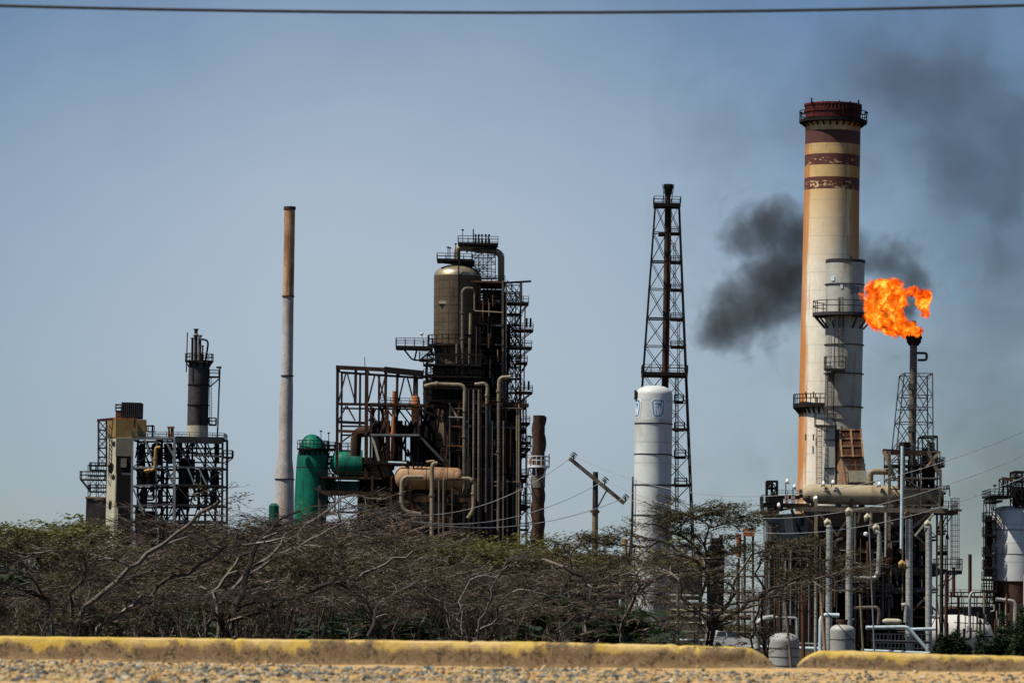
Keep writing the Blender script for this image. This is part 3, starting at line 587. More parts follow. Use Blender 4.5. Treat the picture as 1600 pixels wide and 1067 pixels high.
for xl, xr, y in ((788, 826, 473), (800, 833, 515), (788, 831, 542), (806, 824, 566), (806, 832, 612), (800, 828, 660), (800, 829, 700), (800, 829, 690), (800, 826, 742), (800, 828, 790), (798, 826, 826)):
    deck(T, P, xl, xr, y, -1.4, 3, bs, 9, brackets=((xr-1, 815, y+14),))
for (xa, ya, xb, yb) in ((792, 445, 818, 472), (816, 492, 796, 512), (796, 515, 816, 540), (816, 545, 796, 565), (796, 568, 816, 600), (816, 615, 796, 650), (796, 662, 816, 690)):
    mb = MB().bar(P(xa, ya, 1), P(xb, yb, 1), .3, .12).bar(P(xa, ya-8, 1), P(xb, yb-8, 1), .08)
    for k in range(9): q = P(xa, ya, 1).lerp(P(xb, yb, 1), k/8); mb.bar(q, q+Vector((0,0,.7)), .06)
    T.part('stair_flight', mb, bs)
for x, y in ((823, 500), (829, 500), (819, 598), (826, 598)): T.part('control_box', MB().box(P(x-1.6, y).x, P(x+1.6, y).x, 558.8, 559.5, P(x, y+12).z, P(x, y-2).z), M['black_sheet'])
frame(T, P, (789, 797, 806, 813), (452, 470, 486, 503, 520, 536, 552, 570, 588, 610, 640, 670, 700, 730, 760, 790, 820), (5, 8), 1.6, M['black_metal'], .8, seed=34)
T.part('dark_backing', MB().box(P(789, 500).x, P(797, 500).x, 568.2, 568.4, P(793, 640).z, P(793, 500).z), M['black_metal']); T.part('dark_backing', MB().box(P(800, 700).x, P(816, 700).x, 568.6, 568.9, P(808, 1013).z, P(808, 690).z), M['black_metal'])  # black sheets added to darken the gaps of the stair tower
# lower dark block
T = Thing('dark_process_structure', 'broad dark lower steel structure beneath the vessel, six bays of posts', 'steel structure', P(755, 1013))
frame(T, P, (697, 720, 745, 768, 792, 822), (628, 667, 705, 745, 790, 1013), (-4, 1, 8), 1.7, bs, .45, seed=41)
T.bar('roof_girder', P(690, 629, -4.3), P(826, 636, -4.3), .5, M['brown_steel']); T.bar('roof_girder', P(715, 667, -4.3), P(822, 671, -4.3), .3, M['grey_steel'])
for xa, ya, xb, yb, m in ((702, 632, 718, 660, 'beige_pipe'), (725, 665, 760, 632, 'grey_steel'), (762, 632, 790, 668, 'black_steel'), (705, 660, 697, 720, 'brown_steel'), (770, 640, 800, 668, 'brown_steel')): T.bar('brace', P(xa, ya, -4.4), P(xb, yb, -4.4), .26, M[m])
T.part('dark_backing', MB().box(P(699, 700).x, P(806, 700).x, 568.6, 568.9, P(750, 1013).z, P(750, 636).z), M['black_metal'])
T.part('dark_backing', MB().box(P(600, 700).x, P(698, 700).x, 568.6, 568.9, P(650, 1013).z, P(650, 742).z), M['black_metal'])  # black sheets added so the gaps under the drum look dark
frame(T, P, (668, 690, 712, 734, 752), (556, 572, 588, 604, 628), (-4, -1.5), 1.6, M['black_metal'], .7, seed=43)
T.part('dark_backing', MB().box(P(676, 600).x, P(752, 600).x, 558.2, 558.4, P(715, 640).z, P(715, 574).z), M['black_metal'])  # black sheet added to sink the lower half of the vessel in dark
for y in (572, 590, 608): deck(T, P, 662, 752, y, -4.4, -1, bs, 9, sides='FL')
T.bar('post', P(718.5, 630, -4.4), P(716.5, 665, -4.4), .4, M['rusty_steel'])
for y in (632, 670, 708, 748, 792): deck(T, P, 695, 822, y, -4, 8, bs, 8, sides='F')
# black vessels added to block the sky and fill the middle with dark
for (x, r, y0, y1, d, lab) in ((762, 15, 470, 1013, 6, 'tall black filler column deep inside the black steel tower'), (780, 8, 450, 1013, 10, 'narrow black filler column at the back right of the black steel tower'),
                              (715, 26, 565, 1013, 9, 'fat black filler vessel standing under the brown vessel'), (752, 20, 600, 1013, 13, 'broad black filler column behind the dark lower structure'),
                              (800, 11, 640, 1013, 9, 'black filler column near the right edge of the lower structure'), (672, 13, 592, 740, 9, 'black filler drum left of the fat black vessel')):
    T = Thing('filler_column', lab, 'column', P(x, y1, d))
    T.part('shell', MB().rings([(P(x, y1, d), r*P.s), (P(x, y0, d), r*P.s)]+[q for q in reversed(dome(P, y0-r*.5, y0, x-r, x+r, d, 5))], 24), M['black_sheet'], smooth=True)
    for k in range(4): y = y0+(y1-y0)*(k+.6)/5; T.part('stiffener_ring', MB().rings([(P(x, y+1, d), r*P.s*1.05), (P(x, y-1, d), r*P.s*1.05)], 24), bs, smooth=True)
rg = random.Random(77)
for k in range(110):    # thin piping threaded through the dark part
    x = rg.uniform(692, 818); y = rg.uniform(465 if x > 750 else 612, 800); d = rg.uniform(-4.2, 2) if y > 640 else rg.uniform(-1.2, 3); L = rg.uniform(18, 70); y2 = min(1013, y+L); x2 = max(690, min(820, x+rg.uniform(-26, 26)))
    if 450 < y < 630: x = max(752, min(786, x)); x2 = max(752, min(788, x2))
    pipe('thin dull pipe threaded through the dark main unit', P, [(x, y, d), (x, y2, d), (x2, y2, d), (x2, min(1013, y2+rg.uniform(4, 14)), d)], rg.uniform(.5, 1.3), rg.choice(('charcoal', 'drab_pipe', 'black_steel', 'brown_steel', 'dark_rust_stack')), group='thin pipes in the main unit', n=6)
for k in range(14):
    x = rg.uniform(700, 805); y = rg.choice((630, 667, 705, 745, 790)); d = rg.uniform(-3.5, 0)
    single('process_drum', 'small dark equipment drum on a deck of the dark lower structure', 'drum', MB().rings([(P(x-9, y-6, d), rg.uniform(2.5, 5)*P.s), (P(x+9, y-6, d), 4*P.s)], 14, axis=Vector((1,0,0))), M[rg.choice(('black_sheet', 'charcoal'))], P(x, y-6, d), 'drums in the dark lower structure', smooth=True)
for k in range(26):
    x = rg.uniform(700, 812); y = rg.choice((634, 640, 672, 710, 750)); y2 = rg.uniform(y+60, 1000)
    pipe('weathered riser among many in the dark lower structure', P, [(x, y, -4.6), (x-.8, y2, -4.6)], rg.uniform(.7, 1.7), rg.choice(('drab_pipe', 'brown_steel', 'rusty_steel', 'drab_pipe', 'charcoal', 'beige_pipe')), group='risers in the dark lower structure', n=8)
for k in range(16):
    x = rg.uniform(698, 780); y = rg.uniform(640, 800); x2 = x+rg.uniform(15, 40)
    pipe('weathered level pipe run among many in the dark lower structure', P, [(x, y, -4.8), (x2, y+.8, -4.8), (x2, y+rg.uniform(8, 20), -4.8)], rg.uniform(.7, 1.4), rg.choice(('drab_pipe', 'rusty_steel', 'brown_steel', 'light_steel')), group='level pipes in the dark lower structure', n=8)
for k in range(14):
    x = rg.uniform(754, 782); y = rg.uniform(450, 600)
    pipe('short dull pipe among many on the black steel tower front', P, [(x, y, -1.9), (x, y+rg.uniform(15, 40), -1.9)], rg.uniform(.6, 1.5), rg.choice(('drab_pipe', 'charcoal', 'rusty_steel', 'grey_steel')), group='short pipes on the tower front', n=8)
# named pipes of the main unit
pipe('grey hooked pipe rising in front of the brown vessel', P, [(723, 590, -3), (723, 458, -3), (728, 453, -3), (738, 454, -3), (741, 460, -3), (741, 489, -3), (786, 491, -3)][:3]+[(739, 454, -3)], 2.7, 'drab_pipe', name='process_pipe', flanges=((0, .45), (0, .75)))
pipe('thin pale pipe stepping down then right from the grey hooked pipe', P, [(739, 454, -3), (741.5, 458, -3), (741.5, 488.5, -3), (786, 491, -3)], 1.1, 'beige_pipe', name='process_pipe', n=8)
for x, y0, y1, r, m, lab in ((735.5, 492, 525, 2.3, 'beige_pipe', 'short pale sleeve pipe right of the grey hooked pipe'), (734.5, 530, 585, 2.4, 'drab_pipe', 'grey sleeve pipe below the short pale sleeve'), (714.5, 540, 588, 2.3, 'drab_pipe', 'grey pipe hanging below the vessel ring platform'), (745, 512, 585, 1, 'charcoal', 'thin charcoal riser right of the grey sleeve pipe')):
    pipe(lab, P, [(x, y0, -3.2), (x-.5, y1, -3.2)], r, m)
pipe('beige pipe with a bend leading left to right then down through the deck', P, [(664, 607, -5), (676, 603, -5), (722, 604.5, -5), (727, 610, -5), (726.5, 646, -5)], 2.9, 'beige_pipe', flanges=((1, .15),))
pipe('drab fat riser continuing below the first beige bend', P, [(726.4, 648, -5), (725, 1013, -5)], 2.8, 'drab_pipe', flanges=((0, .1), (0, .5)))  # lower runs of these bend pipes are coloured darker to look dim
pipe('shorter beige bend pipe right of the first beige bend', P, [(742, 604, -5), (757, 602, -5), (762, 607, -5), (761, 634, -5)], 2.8, 'beige_pipe', flanges=((2, .5),))
pipe('drab riser continuing below the shorter beige bend', P, [(761, 636, -5), (759, 1013, -5)], 2.6, 'charcoal')
pipe('hooked beige pipe at the right with its open end to the right', P, [(798, 592.5, -5), (784, 593, -5), (780, 598, -5), (779.5, 630, -5)], 3, 'beige_pipe', flanges=((2, .5),))
pipe('drab riser continuing below the hooked beige pipe', P, [(779.5, 632, -5), (778, 1013, -5)], 2.7, 'drab_pipe', flanges=((0, .2), (0, .6)))
for x, r, m, lab in ((741, 1.9, 'drab_pipe', 'drab riser between the two beige bend pipes'), (749, 2.2, 'drab_pipe', 'thicker drab riser left of the second beige bend'), (770, 1.3, 'charcoal', 'thin charcoal riser right of the second beige bend'), (752.5, 1, 'rusty_steel', 'thin rusty riser behind the drab risers'), (733, 1.2, 'charcoal', 'thin charcoal riser right of the first beige bend'), (787, 1.2, 'drab_pipe', 'thin drab riser right of the hooked beige pipe')):
    pipe(lab, P, [(x, 612 if x < 765 else 660, -5.2), (x-1.5, 1013, -5.2)], r, m)
pipe('thin white framed conduit left of the beige bends', P, [(674, 567, -4), (674, 600, -4), (672, 612, -4)], .8, 'light_steel')
pipe('dark bowed line hanging left of the fat black vessel', P, [(668, 566, -2), (666, 590, -2), (672, 606, -2)], 2.2, 'black_steel')
# tan horizontal vessel on frame
T = Thing('tan_horizontal_vessel', 'tan orange horizontal drum with rounded ends on a brown stand', 'vessel', P(672, 775, -7))
ca = P(672, 750, -7); r = 17.5*P.s; xL = P(619, 750).x; xR = P(726, 750).x; cs = []
za = P(619, 748).z; zb = P(726, 751.5).z
for k in range(7): t = k/6*math.pi/2; cs.append((Vector((xL+1.0-1.0*math.cos(t), ca.y, za)), max(.02, r*math.sin(t))))
for k in range(6, -1, -1): t = k/6*math.pi/2; cs.append((Vector((xR-1.0+1.0*math.cos(t), ca.y, zb)), max(.02, r*math.sin(t))))
T.part('shell', MB().rings(cs, 32, axis=Vector((1,0,0))), M['tan_tank'], smooth=True)
for x in (640, 668, 700): T.part('seam', MB().rings([(Vector((P(x-.5, 750).x, ca.y, za+(zb-za)*(x-619)/107)), r+.02), (Vector((P(x+.5, 750).x, ca.y, za+(zb-za)*(x-619)/107)), r+.02)], 32, axis=Vector((1,0,0))), M['rusty_steel'], smooth=True)
for x in (633, 712): T.part('saddle', MB().hexa([P(x-3, 775, -8.2), P(x+3, 775, -8.2), P(x+3, 775, -5.8), P(x-3, 775, -5.8), P(x-2, 764, -8.2), P(x+2, 764, -8.2), P(x+2, 764, -5.8), P(x-2, 764, -5.8)]), br)
T = Thing('drum_stand', 'brown four legged steel stand carrying the tan horizontal drum', 'stand', P(690, 1013, -7))
for x, d in ((642, -9), (734, -9), (644, -5), (732, -5)): T.bar('leg', P(x+.5, 766 if d == -9 else 776, d), P(x-1, 1013, d), .45, M['rusty_steel'] if x < 700 else br)
T.part('beam', MB().hexa([P(636, 787, -9.2), P(742, 787, -9.2), P(742, 787, -8.8), P(636, 787, -8.8), P(636, 776, -9.2), P(742, 776, -9.2), P(742, 776, -8.8), P(636, 776, -8.8)]), br)
T.bar('beam', P(626, 843, -9), P(660, 1013, -9), .35, M['tan_tank']); T.bar('beam', P(636, 781, -5), P(742, 781, -5), .6, br)
for xa, ya, xb, yb in ((650, 788, 673, 812), (733, 788, 708, 815), (614, 812, 624, 842), (636, 815, 622, 842)): T.bar('brace', P(xa, ya, -9), P(xb, yb, -9), .26 if xa > 640 else .38, M['tan_tank'] if xa < 640 else br)
for k in range(9): single('deck_grating', 'loose dark deck plate lying on the rack floor left of the tan drum', 'deck plate', MB().box(P(583+k*6, 724).x, P(583+k*6, 724).x+.45, 552, 556, P(583, 723.5).z, P(583, 722.6).z), bs, P(583+k*6, 723.5, -6), 'loose deck plates') if k % 4 == 0 else None
pipe('tall beige pipe with T shaped head crossing in front of the tan drum', P, [(676.5, 1013, -9.6), (677, 735, -9.6), (679, 728, -9.6), (685, 728, -9.6)], 3.4, 'beige_pipe', flanges=((0, .3), (0, .62), (0, .85)), n=14)
pipe('cap pipe lying left of the T shaped head', P, [(668, 726, -9.6), (674, 725, -9.6), (681, 724.5, -9.6)], 2, 'tan_tank')
pipe('beige bend pipe wrapping the left end of the tan drum', P, [(664, 748.5, -9.5), (636, 748.5, -9.5), (630.5, 755, -9.5), (630, 790, -9.5), (636, 802, -9.5), (660, 806, -9.5)], 3.1, 'beige_pipe', flanges=((2, .55),))
pipe('beige bend pipe wrapping the right end of the tan drum', P, [(723, 751, -9.5), (735, 751, -9.5), (741, 757, -9.5), (740.5, 800, -9.5), (732, 812, -9.5)], 2.9, 'beige_pipe', flanges=((1, .4), (2, .4)))
for pts, lab in (([(684, 750, -9.8), (688, 754, -9.8), (687.5, 1013, -9.8)], 'slim beige downpipe just right of the T headed pipe'), ([(697, 750, -9.8), (695, 755, -9.8), (694.5, 1013, -9.8)], 'second slim downpipe, between the drum middle and right end'), ([(708, 765, -9.8), (708, 1013, -9.8)], 'thin downpipe under the right part of the tan drum')):
    pipe(lab, P, pts, 1.7 if pts[0][0] != 708 else .8, 'drab_pipe')
pipe('short dark pipe on top of the tan drum right end', P, [(700, 752, -9.6), (723, 752, -9.6)], 1.8, 'dark_rust_stack')
T = Thing('drum_top_piping', 'dark valve cluster standing on the tan drum top', 'valve cluster', P(655, 735, -8))
for x in (648, 655, 661): T.part('valve', MB().rings(pxrings(P, [(735, x-1.2, x+1.2), (728, x-1.2, x+1.2), (727.6, x-2.2, x+2.2), (726, x-2, x+2)], -8), 10), bs)
T.bar('manifold', P(644, 731, -8), P(671, 730, -8), .2, bs)
pipe('flat white lagged pipe lying on the rack floor', P, [(609, 725.5, -8), (637, 726.5, -8)], 1.6, 'pale_blue_pipe')
# rusty stack right of unit
P = at(540)
T = Thing('rusty_strake_stack', 'leaning dark rusty stack with spiral strakes and a white ring platform', 'stack', P(841, 1013))
T.part('tube', MB().rings(pxrings(P, [(1013, 830, 849), (651, 833, 851.5), (649, 833, 852)]), 24), M['dark_rust_stack'], smooth=True)
for q in range(3):
    mb = MB(); pts = []
    for k in range(61):
        t = k/60; y = 651+t*200; a = q*2.094+t*math.pi*2*1.6; xm = 842.3-t*2.6; pts.append(P(xm, y)+Vector((math.cos(a), math.sin(a), 0))*(9.9*P.s))
    T.part('strake', mb.tube(pts, .16, 4), M['dark_rust_stack'])
T.part('patch', MB().rings(pxrings(P, [(762, 831.2, 851.6), (742, 831.6, 852)]), 24), M['grey_concrete'], smooth=True)
ring_deck(T, P(841.5, 727), .8, 17.5*P.s, M['lamp_white'], 1.15, th=.28, w=.1, nb=4); T.bar('lamp_post', P(858, 727, -.3), P(858, 709, -.3), .12, bs)
for x in (828.5, 836, 1013): T.part('valve', MB().rings(pxrings(P, [(725, x-2, x+2), (717, x-2, x+2)], -1), 8), M['tan_tank'])
T = Thing('lattice_ladder_tower', 'thin blue grey lattice tower hidden between the rusty stack and the stairs', 'lattice tower', P(828, 1013))
frame(T, P, (824, 832), tuple(range(680, 1020, 15)), (3, 4.5), .9, M['dark_blue_steel'], 1, seed=55)
# ================================================================== LATTICE FLARE TOWER (D=600)
P = at(600); bs = M['black_steel']
T = Thing('lattice_flare_tower', 'tall tapering black lattice tower around a rusty flare pipe, behind the white column', 'flare tower', P(1035, 1011))
XL = lambda y: 1024-(y-320)*.072; XR = lambda y: 1061+(y-320)*.041
lev = [320, 364, 409, 452, 498, 541, 584, 627, 670, 713, 757, 802, 852, 905, 960, 1011]
def lt(x, y, k):    # tower corner: k=0 front,1 back; depth shrinks with height
    half = (XR(y)-XL(y))/2*P.s*.7; return P(x, y, -half if k == 0 else half)
for k in (0, 1):
    for X in (XL, XR): T.bar('leg', lt(X(320), 320, k), lt(X(1011), 1011, k), .2, bs)
for i, y in enumerate(lev):
    for k in (0, 1): T.bar('beam', lt(XL(y), y, k), lt(XR(y)-.3, y+1, k), .12 if i % 2 else .2, bs)
    for X in (XL, XR): T.bar('cross_beam', lt(X(y), y, 0), lt(X(y), y, 1), .25, bs)
for i in range(len(lev)-1):
    y0, y1 = lev[i], lev[i+1]; xm0, xm1 = (XL(y0)+XR(y0))/2, (XL(y1)+XR(y1))/2
    for k in (0, 1):
        mb = MB().bar(lt(XL(y0), y0, k), lt(xm1, y1, k), .085).bar(lt(xm0, y0, k), lt(XL(y1), y1, k), .085).bar(lt(XR(y0), y0, k), lt(xm1, y1, k), .085).bar(lt(xm0, y0, k), lt(XR(y1), y1, k), .085)
        T.part('cross_brace', mb, bs)
    for X in (XL, XR): T.part('side_brace', MB().bar(lt(X(y0), y0, 0), lt(X(y1), y1, 1), .08), bs)
T.part('flare_pipe', MB().rings([(P(1031, 1011), 4.6*P.s), (P(1043, 325), 4.3*P.s), (P(1043.8, 300), 4.3*P.s)], 18), M['dark_rust_stack'], smooth=True)
T.part('pilot_line', MB().tube([P(1036, 1011, -.6), P(1048, 325, -.6)], .12, 6), M['rusty_steel'])
T.part('flare_tip', MB().rings([(P(1043.8, 306), 4.6*P.s), (P(1044, 302), 6.3*P.s), (P(1044.2, 296), 6.6*P.s), (P(1044.3, 294), 7.6*P.s), (P(1044.4, 289), 7.6*P.s), (P(1044.4, 288), 6.9*P.s)], 20), bs, smooth=True)
for a in range(6):
    d = Vector((math.cos(a), math.sin(a), 0)); T.part('pilot_burner', MB().bar(P(1043.5, 316)+d*.5, P(1044.3, 288)+d*.8, .1), bs)
deck(T, P, 1021.5, 1063, 319, -1.9, 1.9, bs, 10, th=.5); deck(T, P, 1003, 1073.5, 583, -3, 3, bs, 11, th=.5)
for y in (364, 409, 452, 498, 541): deck(T, P, 1048, XR(y), y, -1.3, 1.3, bs, 8, th=.3)
for y in (627, 670, 713, 757): deck(T, P, 1054, XR(y)-6, y, -1.6, 1.6, M['dark_blue_steel'], 10, th=.3)
mb = MB(); mb.rings([(P(1032, 366)+Vector((-.3,0,0)), .35), (P(1032, 366)+Vector((1.1,0,0)), .35)], 12, axis=Vector((1,0,0))); T.part('igniter_drum', mb, bs)
ladder(T, P, 1054, 380, 498, -.4, bs, 3); ladder(T, P, 1060, 500, 583, -.6, bs, 3.5); ladder(T, P, 1057, 585, 800, -.8, M['dark_blue_steel'], 4, cage=True)
# ================================================================== WHITE COLUMN WITH SHIELD (D=500)
P = at(500); wp = M['grey_stack']
defm('column_white', (.52,.54,.52), (.61,.63,.61), (.33,.27,.19), .38, .55, bump=.03, mottle=(.92,1.03), bands=2.45, bandc=.82)
T = Thing('white_column', 'thick pale grey white column with stepped rings and a blue FW shield', 'column', P(1018, 1020))
rows = [(1020, 986, 1044.5), (806, 990, 1048), (804, 990, 1048.6), (759, 990.5, 1049), (757, 991, 1049.2), (711, 991, 1049.6), (709, 991.5, 1050), (663, 992, 1050.3), (661, 992, 1050.6), (617, 993.4, 1051)]
T.part('shell', MB().rings(pxrings(P, rows)+[(q[0], q[1]) for q in reversed(dome(P, 602.5, 617, 993.4, 1051, 0, 8, .7))], 64), M['column_white'], smooth=True)
for y, a, b in ((661.5, 991.3, 1051.3), (709.5, 990.6, 1050.6), (757.5, 990, 1050), (804.5, 989.3, 1049.3)): T.part('stiffener_ring', MB().rings(pxrings(P, [(y+1.6, a, b), (y-.3, a, b)]), 64), M['charcoal'], smooth=True)
T.part('vent_box', MB().box(P(991, 620).x, P(994, 620).x, 499, 500, P(991, 624).z, P(991, 610).z), M['dark_rust_stack'])
cc = P(1021.6, 640); RC = 29.2*P.s
def cyl_pt(u, z, off): a = u/RC; return Vector((cc.x+math.sin(a)*(RC+off), 500-math.cos(a)*(RC+off), z))
def shield(u0, T, tag_=None):
    s = P.s; z0 = cc.z+1*s
    def prof(v, g=0.):   # half width in px at v (px, up positive), trapezoid with clipped corners
        top, bot = 14.8+g, -14.8-g; hw = 12.6+g+(v-14.8)/29.6*3.4
        hw -= max(0, 3.4-(top-v))*1.0 + max(0, 2.6-(v-bot))*1.2; return hw
    def fill(g, off, name, mat):
        mb = MB(); N, K = 22, 14; vs = [-14.8-g+(29.6+2*g)*i/N for i in range(N+1)]
        for v in vs:
            h = prof(v, g)
            for k in range(K+1): mb.v.append(cyl_pt(u0+(-h+2*h*k/K)*s, z0+v*s, off))
        for i in range(N):
            for k in range(K): a = i*(K+1)+k; mb.f.append((a, a+1, a+K+2, a+K+1))
        return T.part(name, mb, mat)
    fill(0, .02, 'shield_border', M['sign_white']); fill(-1.7, .035, 'shield_field', M['sign_blue'])
    def stroke(mb, x0, y0, x1, y1, w):
        d = Vector((x1-x0, y1-y0)); n = Vector((-d.y, d.x)).normalized()*w/2; N = 6; b = len(mb.v)
        for k in range(N+1):
            x = x0+(x1-x0)*k/N; y = y0+(y1-y0)*k/N
            for sg in (-1, 1): mb.v.append(cyl_pt(u0+(x+sg*n.x)*s, z0+(y+sg*n.y)*s, .05))
        for k in range(N): a = b+2*k; mb.f.append((a, a+1, a+3, a+2))
    f = MB(); stroke(f, -6.4, 9.5, -4.4, -10.5, 2.5); T.part('letter_f', f, M['sign_white'])
    f2 = MB(); stroke(f2, -7.6, 9.4, 4.6, 9.4, 2.3); f3 = MB(); stroke(f3, -5.9, 4.0, -.6, 4.0, 2.1)
    T.part('letter_f_arm', f2, M['sign_white']); T.part('letter_f_arm', f3, M['sign_white'])
    for (a, b, c, d) in ((-2.4, 1.6, -.4, -10.6), (-.6, -10.4, 2.0, 3.0), (2.0, 3.0, 3.4, -10.4), (3.4, -10.6, 7.4, 9.6)):
        q = MB(); stroke(q, a, b, c, d, 2.1); T.part('letter_w_stroke', q, M['sign_white'])
def plain(name, c, rough=.5):
    m, nt, b, oc, out = newmat(name); n = noise_n(nt, oc, 3, 4); nt.links.new(mix(nt, ramp(nt, n, [(.3, .85), (.7, 1.1)]), (0,0,0), c), b.inputs['Base Color']); b.inputs['Roughness'].default_value = rough; return m
M['sign_white'] = plain('sign_white', (.74,.80,.84)); M['sign_blue'] = plain('sign_blue', (.16,.30,.42))
shield(6.0*P.s, T); shield(-34.5*P.s, T)
pipe('slim dark pipe standing along the left edge of the white column', P, [(982, 1020, -1), (988.5, 745, -1)], 1.4, 'charcoal')
# ================================================================== CHIMNEY (D=560)
P = at(560)
base = P(1286, 1024); zz = lambda y: P(1300, y).z-base.z
M['chimney'] = chimney_mat([(zz(227.5), zz(207), 0.0), (zz(261.5), zz(244), .425), (zz(299), zz(280), .435)], zz(190), 3.7)
T = Thing('big_chimney', 'tall fat cream chimney with three flaking maroon bands and rusty edges', 'chimney', base)
T.part('shaft', MB().rings(pxrings(P, [(1024, 1239, 1335), (760, 1246, 1339), (628, 1248.5, 1340), (400, 1254, 1342), (300, 1256.5, 1343), (192, 1258.3, 1345)]), 72), M['chimney'], smooth=True)
T.part('crown', MB().rings(pxrings(P, [(193, 1258.8, 1345), (178, 1257.8, 1345.3), (177, 1256.5, 1346.5), (175, 1256.5, 1346.5), (174, 1257.8, 1345.6), (168, 1257.8, 1345.8), (167, 1256.2, 1347), (164, 1256.2, 1347), (163.5, 1260, 1343)]), 64), M['red_paint'], smooth=True)
ring_deck(T, P(1302, 189), 43*P.s, 53.5*P.s, M['black_steel'], 1.15, th=.35, w=.09, nb=26, drop=.9)
for x, h, r in ((1266, 157, 1.6), (1309, 160, 1), (1326, 162, 1.5), (1339, 160, 1.6), (1284, 161, .8), (1295, 162, .8)): T.part('lightning_rod', MB().rings(pxrings(P, [(168, x-r, x+r), (h, x-r*.7, x+r*.7)], -2.6), 8), bs)
for x in (1251.5, 1354): T.part('lamp_post', MB().bar(P(x, 189), P(x, 177), .1).rings([(P(x, 178), .2), (P(x, 175.5), .25)], 8), bs)
for k in range(24): a = -k/24*math.pi; d = Vector((math.cos(a), math.sin(a), 0)); T.bar('crown_rib', P(1301.7, 176)+d*(44.2*P.s), P(1301.7, 166)+d*(44.4*P.s), .14, M['dark_rust_stack'])
T.part('soot_collar', MB().rings(pxrings(P, [(193.5, 1257.6, 1346), (186, 1257.2, 1346.3)]), 64), bs, smooth=True)
ring_deck(T, P(1294, 632), 44*P.s, 55*P.s, M['black_steel'], 1.2, th=.55, w=.11, a0=R(170), a1=R(285), nb=10)
for x, y in ((1256, 617), (1268, 617), (1256, 683), (1268, 683)): T.part('stub', MB().bar(P(x, y+7, -3.6), P(x, y-3, -3.6), .16), M['rusty_steel'])
# ================================================================== GREY STACK IN FRONT (D=530)
P = at(530)
M['grey_stack2'] = weathered('grey_stack_sheet', (.37,.37,.32), (.48,.47,.40), (.24,.18,.11), .42, .6, bump=.05, scale=.35, mottle=(.85,1.06))
T = Thing('grey_metal_stack', 'grey sheet metal stack with a wide ring platform in front of the chimney', 'stack', P(1324, 770))
T.part('shell', MB().rings(pxrings(P, [(680, 1305, 1345), (655, 1301, 1345.5), (640, 1289, 1346), (490, 1289.5, 1349.5), (470, 1290, 1350), (409, 1291, 1351.3)]), 48), M['grey_stack2'], smooth=True)
T.part('rim', MB().rings(pxrings(P, [(411, 1290, 1352), (406.5, 1290, 1352), (406, 1292, 1350)]), 48), M['charcoal'], smooth=True)
for y, e in ((445, 1), (539, 1), (584, 1.2), (636, 1)): xm = 1320.8-(y-409)*.011; T.part('stiffener_ring', MB().rings(pxrings(P, [(y+.9, xm-31+(-e), xm+31), (y-.6, xm-31-e, xm+31)]), 48), M['charcoal'], smooth=True)
T.part('top_lamp', MB().rings(pxrings(P, [(406, 1325, 1330), (403.5, 1325.5, 1329.5), (402.5, 1327, 1328)], -2), 10), bs)
def cpatch(x0, x1, y0, y1, mat, name='repair_patch'):
    mb = MB(); K = 8; cx = P(1320, 430); r = 30.4*P.s
    for z in (P(1320, y1).z, P(1320, y0).z):
        for k in range(K+1): xx = P(x0+(x1-x0)*k/K, 430).x-cx.x; mb.v.append(Vector((cx.x+xx, 530-math.sqrt(max(0, r*r-xx*xx))-.04, z)))
    for k in range(K): mb.f.append((k, k+1, K+2+k, K+1+k))
    T.part(name, mb, mat)
cpatch(1297, 1302, 433, 441, M['pale_blue_pipe']); cpatch(1333, 1341, 449, 459, M['light_steel']); cpatch(1311, 1315, 446, 453, M['white_paint']); cpatch(1327, 1333, 447, 462, M['light_steel'])
ring_deck(T, P(1319.5, 490), 30.5*P.s, 50*P.s, M['charcoal'], 1.45, th=.4, w=.1, nb=12, drop=1.9)
ladder(T, P, 1311, 468, 575, -2.9, M['drab_pipe'], 6, cage=True); ladder(T, P, 1293, 575, 664, -3.4, M['drab_pipe'], 6, cage=True)
deck(T, P, 1286, 1318, 578, -4, -1.6, M['charcoal'], 18); deck(T, P, 1271, 1302, 666, -4.4, -1.8, M['charcoal'], 18, brackets=((1274, 1290, 676),))
ladder(T, P, 1276, 668, 757, -4, M['tan_tank'], 7, cage=True); ladder(T, P, 1294, 500, 560, -3.4, M['drab_pipe'], 4)
T.part('instrument_box', MB().box(P(1291, 600).x, P(1299, 600).x, 526.3, 527.4, P(1291, 598).z, P(1291, 586).z), M['dark_rust_stack'])
T.bar('conduit', P(1288, 560, -3.5), P(1284, 700, -3.5), .1, M['drab_pipe']); T.bar('conduit', P(1302, 500, -3), P(1299, 660, -3), .12, M['charcoal'])
T = Thing('rusty_inlet_duct', 'slanting beige duct with rust red gridded top feeding the grey stack', 'duct', P(1330, 770))
L = [(672, 1306, 1342), (715, 1308, 1345), (722, 1312, 1346), (770, 1320, 1353)]
for i in range(3):
    (y0, a0, b0), (y1, a1, b1) = L[i], L[i+1]
    T.part(('grid_panel', 'transition', 'box_section')[i], MB().hexa([P(a1, y1, -4.6), P(b1, y1, -4.6), P(b1, y1, 0), P(a1, y1, 0), P(a0, y0, -3.4-i*.4), P(b0, y0, -3.4-i*.4), P(b0, y0, 0), P(a0, y0, 0)]), (M['rusty_steel'], M['duct_beige'], M['duct_beige'])[i])
T.part('side_panel', MB().hexa([P(1304, 770, -4.4), P(1320, 770, -4.4), P(1320, 770, 0), P(1304, 770, 0), P(1304.5, 675, -3.2), P(1306.5, 675, -3.2), P(1306.5, 675, 0), P(1304.5, 675, 0)]), M['duct_beige'])
mb = MB()
for y in (673, 687, 699, 714): t = (y-672)/43; mb.bar(P(1306+2*t, y, -3.5-1.15*t), P(1342+3*t, y, -3.5-1.15*t), .2)
